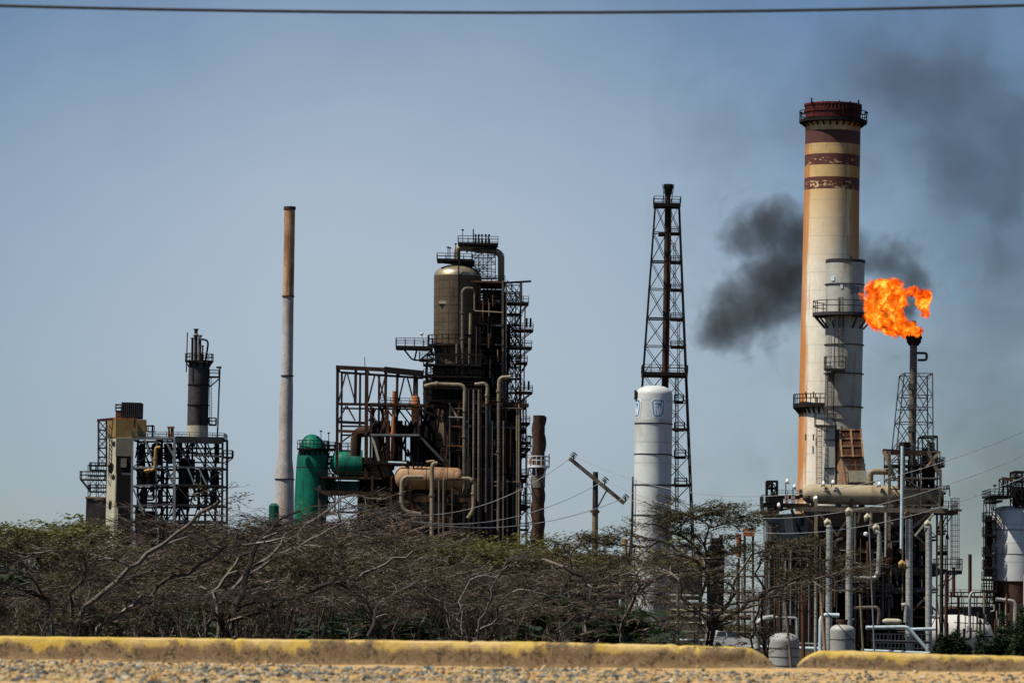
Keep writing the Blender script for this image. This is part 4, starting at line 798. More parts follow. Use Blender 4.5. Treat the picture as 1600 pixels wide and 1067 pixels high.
for x in (1308, 1325.5, 1341): mb.bar(P(x, 672, -3.5), P(x+3, 716, -4.7), .2)
T.part('grid_ribs', mb, M['tan_tank'])
mb = MB()
for y in (728, 740, 755): mb.bar(P(1313+(y-722)*.17, y, -4.68), P(1347+(y-722)*.12, y, -4.68), .14)
mb.bar(P(1331, 722, -4.68), P(1337, 765, -4.68), .14).bar(P(1313, 724, -4.68), P(1319, 765, -4.68), .14); T.part('casing_ribs', mb, M['grey_concrete'])
T.part('hatch_cover', MB().hexa([P(1322, 755, -4.9), P(1350, 755, -4.9), P(1350, 755, -4.5), P(1322, 755, -4.5), P(1321, 737, -4.9), P(1347, 737, -4.9), P(1347, 737, -4.5), P(1321, 737, -4.5)]), M['cream_tank'])
T = Thing('grey_riser_duct', 'narrow grey square duct with a blue green pipe between chimney and rusty duct', 'duct', P(1295, 770))
T.part('body', MB().hexa([P(1283, 770, -4), P(1300, 770, -4), P(1300, 770, -2), P(1283, 770, -2), P(1288, 668, -4), P(1301, 668, -4), P(1301, 668, -2), P(1288, 668, -2)]), M['grey_stack2'])
T.part('side_pipe', MB().tube([P(1302.5, 768, -3.8), P(1302.5, 665, -3.8)], 1.5*P.s, 10), M['dark_blue_steel'], smooth=True)
for y in (689, 733): T.bar('collar', P(1284, y, -4.1), P(1302, y, -4.1), .16, M['charcoal'])
for x in (1308, 1344):
    for dd in (-3.6, -.6): T.bar('support_leg', P(x, 768, dd), P(x, 1026, dd), .5, bs)
# ================================================================== RIGHT PROCESS BLOCK (D=480)
P = at(480)
def hdrum(T, x0, x1, y0, y1, rpx, d, mat, de=1.2, n=36, name='shell', ends=(1, 1)):
    a, b = P(x0, y0, d), P(x1, y1, d); ax = (b-a).normalized(); r = rpx*P.s; cs = []
    for k in range(7): t = k/6*math.pi/2; cs.append((a+ax*de*(1-math.cos(t))*ends[0], max(.02, r*math.sin(t))))
    for k in range(6, -1, -1): t = k/6*math.pi/2; cs.append((b-ax*de*(1-math.cos(t))*ends[1], max(.02, r*math.sin(t))))
    return T.part(name, MB().rings(cs, n, axis=ax), mat, smooth=True)
T = Thing('cream_horizontal_vessel', 'very long cream brown horizontal vessel lying across the top of the right block', 'vessel', P(1360, 792))
hdrum(T, 1252, 1470, 771, 776, 15.5, 0, M['cream_vessel'] if 'cream_vessel' in M else weathered('cream_vessel', (.36,.30,.18), (.46,.385,.24), (.17,.11,.055), .42, .6, scale=.3, mottle=(.85,1.05)))
for x in (1270, 1330, 1400, 1450): T.part('saddle', MB().hexa([P(x-3, 795, -1), P(x+3, 795, -1), P(x+3, 795, 1), P(x-3, 795, 1), P(x-2, 780, -1), P(x+2, 780, -1), P(x+2, 780, 1), P(x-2, 780, 1)]), M['brown_steel'])
T.part('end_nozzle', MB().rings([(P(1249, 771), .5), (P(1253, 771), .5)], 14, axis=Vector((1,0,0))), M['charcoal'], smooth=True)
T.part('nameplate_bracket', MB().rings([(P(1270, 780, -1.2), .28), (P(1275, 779, -1.3), .3)], 12, axis=Vector((1,0,0))), M['lamp_white'], smooth=True)
def floodlight(lab, x, yb, yt, d=-2, dirx=1, head='lamp_white'):
    T = Thing('floodlight', lab, 'floodlight', P(x, yb, d)); T.bar('pole', P(x, yb, d), P(x, yt, d), .1, bs)
    T.part('lamp_head', MB().rings([(P(x, yt, d), .12), (P(x+1.5*dirx, yt-.8, d), .28), (P(x+4*dirx, yt-1.6, d), .34), (P(x+4.6*dirx, yt-1.8, d), .1)], 12, axis=Vector((dirx, 0, .3))), M[head], smooth=True)
floodlight('white floodlight on a thin mast above the left gantry of the right block', 1226, 776, 754); floodlight('smaller faint floodlight just right of the white mast floodlight', 1238, 776, 762, -1)
floodlight('white lamp head lying on the vessel top left of the riser duct', 1283, 761, 757.5, -1.2); floodlight('white lamp head on the vessel top at the foot of the rusty duct', 1298, 761, 755.5, -1.2)
floodlight('small lamp head on the vessel just right of the beige elbow', 1370, 762, 758.5, -1.2); floodlight('white floodlight on a mast over the far right gantry', 1481, 776, 763, -2, -1)
floodlight('dark floodlight mast on the lower right gantry', 1475, 888, 840, -2, 1, 'porcelain'); floodlight('round yellow white lamp on a post below the left gantry', 1211, 812, 792, -4, 1)
T = Thing('right_process_block', 'big dark open steel block with pale posts under the long cream vessel', 'steel structure', P(1360, 1032))
bsx, ds_ = (1272, 1332, 1386, 1466), (-3, 3, 9)
frame(T, P, (1275, 1332, 1386, 1430, 1466), (799, 838, 880, 922, 962, 1032), (2, 9), 1.7, bs, .5, seed=61)
for x, y0, m, ww in ((1272, 780, 'beige_pipe', 4.6), (1386, 706, 'drab_pipe', 4), (1334, 795, 'brown_steel', 4), (1466, 735, 'drab_pipe', 2.6), (1460, 795, 'brown_steel', 2.6), (1449, 795, 'brown_steel', 1.6)): T.bar('post', P(x, y0, -3), P(x-1, 1032, -3), ww*P.s, M[m])
T.bar('main_girder', P(1240, 796, -3), P(1475, 799, -3), .5, M['drab_pipe']); T.bar('beam', P(1266, 838, -3), P(1400, 840, -3), .22, bs); T.bar('beam', P(1300, 918, -3), P(1462, 921, -3), .3, M['grey_steel']); T.bar('beam', P(1330, 873, -3), P(1388, 875, -3), .25, M['charcoal']); T.bar('beam', P(1390, 962, -3), P(1466, 965, -3), .18, M['rusty_steel'])
for xa, ya, xb, yb, m in ((1274, 800, 1306, 838, 'drab_pipe'), (1330, 800, 1303, 838, 'drab_pipe'), (1274, 842, 1310, 880, 'charcoal'), (1452, 805, 1425, 838, 'pale_concrete'), (1390, 855, 1450, 800, 'charcoal'), (1440, 850, 1405, 815, 'charcoal'), (1340, 800, 1334, 830, 'drab_pipe'), (1445, 930, 1420, 955, 'duct_beige'), (1460, 955, 1425, 925, 'charcoal'), (1298, 905, 1320, 885, 'duct_beige'), (1468, 800, 1498, 798, 'brown_steel')):
    T.bar('brace', P(xa, ya, -3.1), P(xb, yb, -3.1), .22, M[m])
for y in (840, 880, 922, 962): T.part('floor_plate', MB().box(P(1275, y).x, P(1466, y).x, 480, 489, P(1370, y).z-.15, P(1370, y).z), bs)
T.part('backing_panel', MB().box(P(1264, 850).x, P(1466, 850).x, 489.4, 489.9, P(1370, 1032).z, P(1370, 788).z), M['black_metal'])  # black sheet added so the bays read dark against chimney and sky
T.part('instrument_box', MB().box(P(1380, 870).x, P(1390, 870).x, 475.8, 476.8, P(1385, 880).z, P(1385, 858).z), M['dark_rust_stack'])
T = Thing('right_gantry', 'two stacked railed gantries with a caged ladder on the right end of the block', 'gantry', P(1480, 1032))
frame(T, P, (1467, 1476), (796, 830, 862, 890, 930, 1032), (-3, 2), 1.8, bs, .5, seed=62)
deck(T, P, 1463, 1492, 799, -3, 3, M['drab_pipe'], 15, th=.35, brackets=((1488, 1466, 830),)); deck(T, P, 1462, 1499, 891, -3, 3, M['charcoal'], 18, th=.4, brackets=((1495, 1470, 915),)); deck(T, P, 1465, 1474, 770, -3, 0, bs, 10); deck(T, P, 1465, 1476, 862, -3, 0, bs, 9, th=.4); deck(T, P, 1464, 1473, 833, -3, 0, bs, 7)
ladder(T, P, 1487.5, 780, 888, -3, M['brown_steel'], 10, cage=True)
T.part('valve_drum', MB().rings([(P(1465, 780, -3.2), .9), (P(1469, 780, -3.2), .9)], 16, axis=Vector((1,0,0))), bs, smooth=True)
T = Thing('left_gantry', 'dark railed gantry with black machinery and a stair left of the long cream vessel', 'gantry', P(1225, 870))
deck(T, P, 1190, 1262, 787, -3, 3, bs, 12, th=.35); deck(T, P, 1191, 1215, 799, -3, 3, bs, 12, th=.3); deck(T, P, 1208, 1250, 775, -2, 3, bs, 8, sides='F')
frame(T, P, (1198, 1206, 1214), (752, 763, 776, 787), (-1, 1), 2.4, bs, .8, seed=63); T.part('machine', MB().box(P(1199, 780).x, P(1222, 780).x, 478, 481, P(1210, 798).z, P(1210, 776).z), M['black_sheet'])
T.part('machine', MB().rings(pxrings(P, [(787, 1202, 1212), (772, 1203, 1211), (768, 1206, 1209)], -1), 12).bar(P(1197, 755, -1), P(1206, 754, -1), .5), bs)
mb = MB().bar(P(1221, 806, -4.5), P(1226, 835, -4.5), .22).bar(P(1231, 804, -4.5), P(1235, 836, -4.5), .22)
for k in range(10): t = k/9; mb.bar(P(1221+5*t, 806+29*t, -4.5), P(1232+4*t, 806+29*t, -4.5), .18)
T.part('stair', mb, M['grey_steel']); T.bar('beam', P(1194, 802, -4), P(1262, 790, -4), .22, M['brown_steel']); T.bar('brace', P(1233, 797, -4), P(1248, 836, -4), .3, bs); T.bar('brace', P(1238, 792, -4.2), P(1266, 818, -4.2), .14, M['rusty_steel'])
for x, m in ((1227, 'pink_panel'), (1237, 'pink_panel')): T.bar('stanchion', P(x, 788, -2.5), P(x, 774, -2.5), .4, M[m])
T = Thing('grey_hopper_house', 'pale grey sheet metal housing with a dark roof edge below the left gantry', 'housing', P(1228, 1030))
T.part('wall', MB().hexa([P(1196, 845, -2), P(1258, 845, -2), P(1258, 845, 4), P(1196, 845, 4), P(1195, 806, -2), P(1262, 802, -2), P(1262, 802, 4), P(1195, 806, 4)]), M['light_steel'])
T.part('roof_edge', MB().hexa([P(1192, 808, -2.6), P(1240, 805, -2.6), P(1240, 805, 4), P(1192, 808, 4), P(1192, 805.5, -2.6), P(1240, 802.5, -2.6), P(1240, 802.5, 4), P(1192, 805.5, 4)]), M['charcoal'])
mb = MB()
for y in (820, 829, 837): mb.bar(P(1198, y, -2.2), P(1216, y, -2.2), .12)
for x in (1199, 1207, 1214): mb.bar(P(x, 815, -2.2), P(x, 842, -2.2), .12)
T.part('window_frame', mb, M['drab_pipe']); T.bar('corner_trim', P(1252, 808, -2.3), P(1250, 845, -2.3), .4, M['dark_blue_steel'])
T.part('lower_wall', MB().box(P(1197, 900).x, P(1256, 900).x, 479, 484, P(1225, 1030).z, P(1225, 846).z), M['black_metal'])
frame(T, P, (1196, 1212, 1230, 1248, 1262), (846, 872, 900, 930, 960, 1030), (-2.5, -.5), 1.4, M['drab_pipe'], .3, seed=64)
# vertical pale pipes
pp = [([(1287, 826, -5), (1290.5, 824, -5), (1291, 836, -5), (1290, 905, -5), (1290, 1034, -5)], 5.2, 'leftmost fat banded pale riser of the right block'),
      ([(1322, 808, -5), (1323, 830, -5), (1321, 900, -5), (1321, 1034, -5)], 5.6, 'second fat banded pale riser, with a cream mushroom cap'),
      ([(1414, 812, -5), (1414, 840, -5), (1414, 1034, -5)], 5.6, 'fattest pale riser right of the thin blue white pipe'),
      ([(1438, 826, -5), (1444, 826, -5), (1444.5, 840, -5), (1444, 1034, -5)], 5.2, 'rightmost fat pale riser, with a white bend on top')]
for pts, r, lab in pp: pipe(lab, P, pts, r, 'silver_pipe', name='insulated_riser', bend=1, n=16)
for x, y, m, lab in ((1321, 803, 'cream_tank', 'round cream cap on the second pale riser'), (1412, 808, 'tan_tank', 'round tan cap on the fattest pale riser'), (1288, 820, 'cream_tank', 'small cream cap on the leftmost pale riser'), (1443, 822, 'cream_tank', 'cream cap over the white bend of the rightmost riser'), (1363, 828, 'cream_tank', 'cream cap on the slim U shaped pale pipe'), (1347, 835, 'lamp_white', 'small round white lamp in the dark middle bay'), (1403, 884, 'yellow_paint', 'round yellow valve bonnet beside the fattest riser'), (1350, 812, 'cream_tank', 'flat cream cap deep in the middle bay')):
    single('pipe_cap' if 'cap' in lab else 'process_fitting', lab, 'fitting', MB().rings([(P(x-4.5, y+3, -5), .12), (P(x-5, y, -5), .33), (P(x, y-4.5, -5), .36), (P(x+5, y-1, -5), .38), (P(x+6, y+2, -5), .14)], 14, axis=Vector((.9,0,.2))) if x != 1347 else MB().rings([(P(x, y+4, -5), .1), (P(x, y+2, -5), .26), (P(x, y-1, -5), .26), (P(x, y-3, -5), .1)], 12), M[m], P(x, y+4, -5), smooth=True)
pipe('slim U shaped pale pipe curving down and left in the middle bay', P, [(1361, 832, -5.2), (1367, 834, -5.2), (1368, 850, -5.2), (1366, 895, -5.2), (1362, 904, -5.2), (1328, 904, -5.2)], 3.8, 'silver_pipe')
pipe('tall thin blue white pipe hanging in front of the long cream vessel', P, [(1403, 700, -5.5), (1401.5, 858, -5.5)], 2.6, 'pale_blue_pipe')
pipe('beige elbow pipe leaving the long vessel top towards the flare frame', P, [(1361, 762, 1), (1361, 738, 1), (1367, 736, 1), (1395, 737, 1)], 4.8, 'beige_pipe', flanges=((0, .4),), n=16)
pipe('pale horizontal pipe low in the dark middle bays', P, [(1323, 950, -5), (1364, 949, -5), (1368, 955, -5), (1367, 975, -5)], 3.2, 'drab_pipe'); pipe('short white bend pipe hugging the fattest riser', P, [(1402, 946, -5.4), (1408, 944, -5.4), (1409, 952, -5.4), (1408, 972, -5.4)], 3.3, 'silver_pipe')
pipe('dark elbow pipe in the first dark bay', P, [(1306, 876, -1), (1306, 845, -1), (1316, 843, -1)], 4, 'charcoal'); pipe('dark U bend pipe under the cream vessel', P, [(1384, 800, -1), (1384, 818, -1), (1394, 820, -1)], 4, 'drab_pipe'); pipe('dark straight pipe under the cream vessel beside the U bend', P, [(1361, 798, -1), (1361, 826, -1)], 3.5, 'drab_pipe')
T = Thing('dark_horizontal_drum', 'dark horizontal drum with a bulging grey end at the right of the block', 'vessel', P(1430, 895)); hdrum(T, 1390, 1472, 888, 893, 9, 1, M['drab_pipe'])
T = Thing('dark_upper_exchanger', 'dull horizontal exchanger drum in the dark middle bay', 'exchanger', P(1350, 858)); hdrum(T, 1335, 1388, 848, 850, 6, 3, M['charcoal'])
T = Thing('lower_exchanger', 'dull horizontal exchanger near the foot of the dark middle bays', 'exchanger', P(1340, 978)); hdrum(T, 1322, 1352, 971, 972, 6.5, -3, M['drab_pipe'])
T = Thing('cream_pump_drum', 'short cream horizontal drum low in front of the middle bays', 'drum', P(1390, 978)); hdrum(T, 1371, 1402, 970, 971, 4.6, -6, M['cream_tank'], .6)
rg = random.Random(88)
for k in range(46):
    x = rg.uniform(1200, 1462); y = rg.uniform(815, 960); d = rg.uniform(-2.5, 6); L = rg.uniform(15, 60); x2 = max(1198, min(1464, x+rg.uniform(-30, 30)))
    pipe('thin dull pipe inside the dark right process block', P, [(x, y, d), (x, min(1000, y+L), d), (x2, min(1000, y+L), d)], rg.uniform(.5, 1.7), rg.choice(('charcoal', 'drab_pipe', 'brown_steel', 'grey_steel', 'charcoal')), group='thin pipes in the right block', n=6)
for k in range(22):
    x = rg.uniform(1278, 1462); y = rg.choice((802, 842, 846, 884, 925)); y2 = rg.uniform(y+50, 1020)
    pipe('dull riser among many in the dark bays of the right block', P, [(x, y, -3.6), (x-.6, y2, -3.6)], rg.uniform(.8, 2.2), rg.choice(('drab_pipe', 'silver_pipe', 'charcoal', 'drab_pipe', 'rusty_steel', 'grey_steel')), group='risers in the right block', n=8)
for k in range(18):
    x = rg.uniform(1278, 1420); y = rg.uniform(845, 1000); x2 = x+rg.uniform(20, 60)
    pipe('dull level pipe run among many in the dark bays of the right block', P, [(x, y, -3.4), (x2, y+1, -3.4), (x2, y+rg.uniform(8, 20), -3.4)], rg.uniform(.8, 2.2), rg.choice(('drab_pipe', 'light_steel', 'charcoal', 'grey_steel', 'rusty_steel')), group='level pipes in the right block', n=8)
for k in range(22):
    x = rg.uniform(1196, 1266); y = rg.uniform(850, 960); y2 = rg.uniform(y+40, 1025)
    pipe('thin pale upright pipe among many under the grey hopper house', P, [(x, y, -3.2), (x-.5, y2, -3.2)], rg.uniform(.6, 1.6), rg.choice(('drab_pipe', 'silver_pipe', 'light_steel', 'rusty_steel', 'charcoal')), group='upright pipes under the hopper house', n=8)
for k in range(26):
    x = rg.uniform(1474, 1590); y = rg.uniform(925, 985); y2 = rg.uniform(y+10, 1020); x2 = x+rg.uniform(-20, 20)
    pipe('small pipe among many on the low bridge left of the silo', P, [(x, y, -2.5), (x, y2, -2.5), (x2, y2+.5, -2.5)], rg.uniform(.6, 2), rg.choice(('drab_pipe', 'silver_pipe', 'charcoal', 'rusty_steel', 'beige_pipe', 'black_steel')), group='small pipes on the low bridge', n=8)
# flare stack 2 with derrick (D=480)
T = Thing('small_flare_stack', 'slim dark flare stack in a spindly grey derrick, burning at its tip', 'flare stack', P(1430, 790, 3))
T.part('flare_pipe', MB().rings([(P(1424, 790, 3), 6*P.s), (P(1428.5, 740, 3), 6*P.s), (P(1431, 585, 3), 5.9*P.s), (P(1431.5, 523, 3), 5.6*P.s)], 20), M['drab_pipe'], smooth=True)
T.part('flare_tip', MB().rings([(P(1431.6, 523, 3), 5*P.s), (P(1432, 516, 3), 3.8*P.s), (P(1432.3, 500, 3), 3.6*P.s), (P(1432.3, 498.5, 3), 2.6*P.s)], 14), bs, smooth=True)
c = P(1432, 523, 3); T.part('windshield', MB().annulus(c, 6*P.s, 13*P.s, -.3, 20), bs); ring_deck(T, c, 6*P.s, 11.5*P.s, bs, .7, th=.7, w=.12, nb=5, drop=1.)
T.part('conduit_loop', MB().tube(arc_path([P(1436, 549, 3), P(1452, 549, 3), P(1452, 560, 3), P(1438, 560, 3)], .3), .16, 6), M['charcoal'])
for y in (605, 637, 672): deck(T, P, 1422, 1432, y, 1.2, 2.4, M['charcoal'], 6)
lx = lambda y: 1413-(y-583)*.1; rx = lambda y: 1457+(y-583)*.01
for k, dd in ((0, 0), (1, 6)):
    for f in (lx, rx): T.bar('leg', P(f(583), 583, dd), P(f(705), 705, dd), .13, M['grey_steel'])
    for y in (583, 617, 636, 659, 700): T.bar('beam', P(lx(y), y, dd), P(rx(y), y+.5, dd), .1, M['grey_steel'])
    for (y0, y1) in ((583, 617), (617, 659), (659, 700)):
        T.bar('brace', P(lx(y0), y0, dd), P(1432, y1, dd), .09, M['grey_steel']); T.bar('brace', P(rx(y0), y0, dd), P(1432, y1, dd), .09, M['grey_steel']); T.bar('brace', P(1430, y0, dd), P(lx(y1), y1, dd), .09, M['grey_steel']); T.bar('brace', P(1434, y0, dd), P(rx(y1), y1, dd), .09, M['grey_steel'])
for y in (583, 659): T.bar('cross_beam', P(lx(y), y, 0), P(lx(y), y, 6), .09, M['grey_steel']); T.bar('cross_beam', P(rx(y), y, 0), P(rx(y), y, 6), .09, M['grey_steel'])
T = Thing('upper_frame', 'cluttered brown steel frame with drums around the foot of the small flare stack', 'steel frame', P(1425, 792, 2))
frame(T, P, (1388, 1410, 1435, 1465), (707, 728, 748, 765, 790), (-2.5, 5), 2, M['drab_pipe'], .5, seed=71); frame(T, P, (1440, 1463), (682, 707, 735, 762), (-1, 4), 2.2, bs, .7, seed=72)
T.bar('beam', P(1376, 706, -2.6), P(1446, 710, -2.6), .5, M['brown_steel']); T.bar('brace', P(1378, 706, -2.7), P(1396, 752, -2.7), .4, M['duct_beige']); T.bar('brace', P(1446, 706, -2.7), P(1464, 744, -2.7), .4, M['drab_pipe']); T.bar('brace', P(1444, 730, -2.7), P(1462, 710, -2.7), .22, M['duct_beige'])
for x0, x1, y0, y1, m in ((1405, 1424, 690, 712, 'dark_rust_stack'), (1406, 1414, 715, 765, 'charcoal'), (1442, 1452, 700, 764, 'black_sheet'), (1453, 1462, 690, 764, 'black_sheet'), (1425, 1434, 740, 765, 'drab_pipe')):
    T.part('drum', MB().rings(pxrings(P, [(y1, x0, x1), (y0+1, x0, x1), (y0, x0+1.5, x1-1.5)], 1), 18), M[m], smooth=True)
deck(T, P, 1440, 1470, 728, -2.5, 2, bs, 9); deck(T, P, 1383, 1440, 727, -2.5, 2, bs, 7, sides='F')
deck(T, P, 1464, 1472, 728, -3, 1, bs, 12)
rg = random.Random(6)
for k in range(14): x = rg.uniform(1404, 1462); T.part('thin_pipe', MB().bar(P(x, rg.uniform(700, 735), rg.uniform(-2, 3)), P(x+rg.uniform(-2, 2), rg.uniform(745, 765), rg.uniform(-2, 3)), rg.uniform(.1, .3)), M[rg.choice(('charcoal', 'grey_steel', 'silver_pipe', 'brown_steel'))])
# ================================================================== FRONT TANKS AND PIPES (D=330)
P = at(330); gz0 = P(1300, 1045).z
def vtank(lab, xl, xr, yt, ym, yb, mat, neck=True):
    T = Thing('small_vertical_tank', lab, 'tank', P((xl+xr)/2, yb))
    T.part('shell', MB().rings(pxrings(P, [(yb, xl, xr), (ym+2, xl, xr), (ym, xl-.4, xr+.4)])+[q for q in reversed(dome(P, yt, ym, xl, xr, 0, 6, .8))], 36), M[mat], smooth=True)
    for k in range(3): y = ym+(yb-ym)*(.2+.25*k); T.part('band', MB().rings(pxrings(P, [(y+.7, xl-.5, xr+.5), (y-.7, xl-.5, xr+.5)]), 36), M['drab_pipe'], smooth=True)
    if neck: xm = (xl+xr)/2; T.part('neck', MB().rings(pxrings(P, [(yt+3, xm-9, xm+9), (yt-3, xm-7, xm+7), (yt-3.5, xm-8.5, xm+8.5), (yt-8, xm-8.5, xm+8.5)]), 20), M['dark_rust_stack'], smooth=True)
    return T
vtank('squat grey domed tank in the gap of the yellow kerb', 1201, 1249, 988, 1001, 1056, 'cream_grey' if 'cream_grey' in M else 'grey_stack', False)
vtank('taller grey banded tank with a rusty neck behind the right kerb', 1297, 1336, 975, 984, 1056, 'grey_stack')
pipe('big white hooked pipe bending down left of the squat grey tank', P, [(1212, 965, 3), (1198, 966, 3), (1188, 972, 3), (1186, 1052, 3)], 5, 'silver_pipe', flanges=((2, .5),), n=14)
single('valve_actuator', 'black and brown valve block under the big white hooked pipe', 'valve', MB().box(P(1190, 990).x, P(1205, 990).x, 331, 333, P(1197, 998).z, P(1197, 972).z).box(P(1194, 990).x, P(1200, 990).x, 331, 332, P(1197, 1052).z, P(1197, 999).z), M['dark_rust_stack'], P(1197, 1035))
pipe('white bend pipe rising behind the taller grey tank', P, [(1286, 1054, 3), (1287, 966, 3), (1293, 960, 3), (1316, 961, 3)], 3.4, 'pale_blue_pipe', bend=1.5, n=14)
pipe('pale bend pipe between the squat tank and the leaning wooden poles', P, [(1222, 964, 8), (1256, 965, 8), (1257, 1000, 8)], 2.2, 'silver_pipe')
pipe('white lagged pipe lying low across the yard behind the kerb gap', P, [(1160, 1010, 4), (1250, 1013, 4), (1296, 1014, 4)], 3.2, 'pale_blue_pipe'); pipe('thinner pale pipe just above the low white lagged pipe', P, [(1254, 1006, 8), (1298, 1007, 8)], 1.8, 'silver_pipe')
pipe('white lagged pipe with a sloping leg, upper of the pair at the right', P, [(1353, 980, 0), (1418, 979, 0), (1448, 1014, 0)], 2.9, 'pale_blue_pipe', n=12); pipe('short white lagged pipe continuing right past the sloping leg', P, [(1424, 983, 2), (1466, 982, 2)], 2.6, 'pale_blue_pipe'); pipe('white pipe lying just behind the right kerb', P, [(1340, 1015, -3), (1454, 1020, -3)], 2.4, 'pale_blue_pipe')
pipe('grey horizontal beam like pipe crossing below the sloping white leg', P, [(1368, 1001, 3), (1460, 1003, 3)], 2, 'charcoal')
T = Thing('yard_railing', 'low grey metal railing behind the white lagged pipes on the right', 'railing', P(1400, 1020, 4)); mb = MB()
for x in range(1370, 1462, 6): mb.bar(P(x, 1052, 4), P(x, 990, 4), .06)
for y in (990, 1004, 1012): mb.bar(P(1368, y, 4), P(1462, y+1, 4), .07)
T.part('rails', mb, M['grey_steel'])
for x, yt, yb, w_, m, lean, lab in ((1248, 912, 1054, 6, 'rusty_steel', 2, 'thick rust brown timber post just right of the squat tank'), (1269, 910, 1054, 4.6, 'silver_pipe', -1, 'pale straight post between the brown post and the leaning tan pole'), (1276, 922, 1054, 5, 'tan_tank', 10, 'leaning tan pole propped left of the taller tank'),
                                    (1221, 935, 1054, 4, 'wood_pole', 11, 'leaning grey pole in front of the squat tank'), (1337, 928, 1054, 3.5, 'wood_pole', 7, 'leaning grey pole right of the taller tank'), (1351, 822, 1054, 2.4, 'light_steel', 10, 'long thin pale leaning pole before the dark bays'), (1470, 895, 1056, 5, 'dark_rust_stack', -1, 'dark brown wooden post at the right end of the block')):
    single('timber_pole', lab, 'pole', MB().tube([P(x+lean, yb, -4), P(x+lean*.5, (yt+yb)/2, -4), P(x, yt, -4)], [w_*P.s*.55, w_*P.s*.5, w_*P.s*.42], 10), M[m], P(x+lean, yb, -4), smooth=True)
single('guy_wire', 'dark guy wire slanting down from the brown timber post to the right kerb', 'cable', MB().tube([P(1250, 918, -4), P(1345, 1020, -4)], .035, 5), M['black_cable'], P(1345, 1020, -4))
# ================================================================== FAR RIGHT (D=560)
P = at(560)
T = Thing('white_silo', 'white banded silo cut by the right edge of the picture', 'silo', P(1585, 1026))
T.part('shell', MB().rings(pxrings(P, [(908, 1549.5, 1625), (868, 1549.5, 1625), (866, 1549.5, 1625), (800, 1551, 1626), (794, 1556, 1622), (791, 1566, 1612)]), 56), M['column_white'], smooth=True)
for y in (866, 828): T.part('seam', MB().rings(pxrings(P, [(y+.5, 1549.2, 1625.4), (y-.5, 1549.2, 1625.4)]), 56), M['grey_steel'], smooth=True)
T.part('skirt', MB().rings(pxrings(P, [(1026, 1554, 1622), (908.4, 1552, 1624)]), 40), M['dark_rust_stack'], smooth=True)
T.bar('stain', P(1593, 836, -6.4), P(1594, 858, -6.4), .2, M['rusty_steel']); T.bar('downpipe', P(1597, 776, -6.6), P(1597, 905, -6.6), .3, M['drab_pipe'])
deck(T, P, 1541, 1580, 775, -5, 5, bs, 9); deck(T, P, 1545, 1560, 783, -5, 5, bs, 8); frame(T, P, (1564, 1571, 1578), (748, 760, 775), (-2, 2), 1.6, bs, .5, seed=81); T.bar('beam', P(1562, 748, -2), P(1580, 750, -2), .4, M['rusty_steel'])
for x in (1549, 1561): T.part('lamp_post', MB().bar(P(x, 772, -4), P(x, 760, -4), .1).rings([(P(x, 761, -4), .2), (P(x, 758.5, -4), .24)], 8), bs)
T = Thing('silo_head_structure', 'cluttered black head frame over the white silo at the right edge', 'steel frame', P(1592, 793))
frame(T, P, (1583, 1592, 1602), (738, 752, 766, 780, 793), (-3, 3), 1.8, bs, .9, seed=82); deck(T, P, 1582, 1605, 745, -3, 3, bs, 8); deck(T, P, 1580, 1605, 764, -3, 3, bs, 8)
for x in (1586, 1591, 1597): T.part('drum', MB().rings(pxrings(P, [(791, x-4, x+4), (762, x-4, x+4), (760, x-2, x+2)]), 12), M['black_sheet'], smooth=True)
T = Thing('silo_stairs', 'black zigzag stair landings climbing the left side of the white silo', 'stairs', P(1545, 1026))
frame(T, P, (1537, 1546, 1552), (781, 810, 840, 868, 900, 1026), (-3, 0), 1.3, bs, .6, seed=83)
for y, xl in ((812, 1535), (835, 1535), (866, 1535), (886, 1535), (904, 1534), (922, 1534)): deck(T, P, xl, 1553, y, -3.3, .5, bs, 11, th=.3)
T.part('dark_backing', MB().box(P(1538, 900).x, P(1550, 900).x, 560, 560.2, P(1545, 900).z, P(1545, 806).z), M['black_metal'])
T = Thing('mid_pipe_bridge', 'long low cluttered pipe bridge between the right block and the silo', 'pipe bridge', P(1530, 1026))
frame(T, P, (1484, 1500, 1520, 1540, 1562, 1584, 1604), (925, 942, 960, 1026), (-2, 3), 1.4, bs, .5, seed=84); deck(T, P, 1482, 1606, 931, -2.5, 3, M['brown_steel'], 9, sides='F')
for x, y0, y1, r, m, lab in ((1512.5, 866, 930, 2.8, 'dark_rust_stack', 'dark rust brown vent stack left of the silo'), (1487, 886, 930, 2.8, 'rusty_steel', 'rusty vent stack under the lower right gantry'), (1477, 893, 940, 3, 'pink_panel', 'faded pink upright pipe near the right end of the block'), (1568, 910, 940, 3, 'rusty_steel', 'rusty support pipe under the white silo'), (1578, 912, 946, 2.4, 'dark_rust_stack', 'dark support pipe under the white silo')):
    single('vent_stack', lab, 'vent stack', MB().rings(pxrings(P, [(y1, x-r, x+r), (y0+1, x-r, x+r), (y0, x-r-.5, x+r+.5)], -2.4), 14), M[m], P(x, y1, -2.4), smooth=True)
T = Thing('dark_round_tank', 'dark horizontal tank end on the pipe bridge left of the silo', 'tank', P(1520, 946)); hdrum(T, 1505, 1540, 936, 937, 8, -75, M['charcoal'])
T = Thing('brown_arched_tank', 'big dull brown horizontal tank behind the white half dome', 'tank', P(1550, 1026))
T.part('shell', MB().rings([(P(1488, 990, 12), 44*P.s), (P(1600, 992, 12), 44*P.s), (P(1606, 992, 12), 34*P.s)], 40, axis=Vector((1,0,0))), M['dark_rust_stack'], smooth=True)
T = Thing('white_half_dome', 'white horizontal tank with rounded end and rusty rail, behind dark bushes', 'tank', P(1500, 1026, -6))
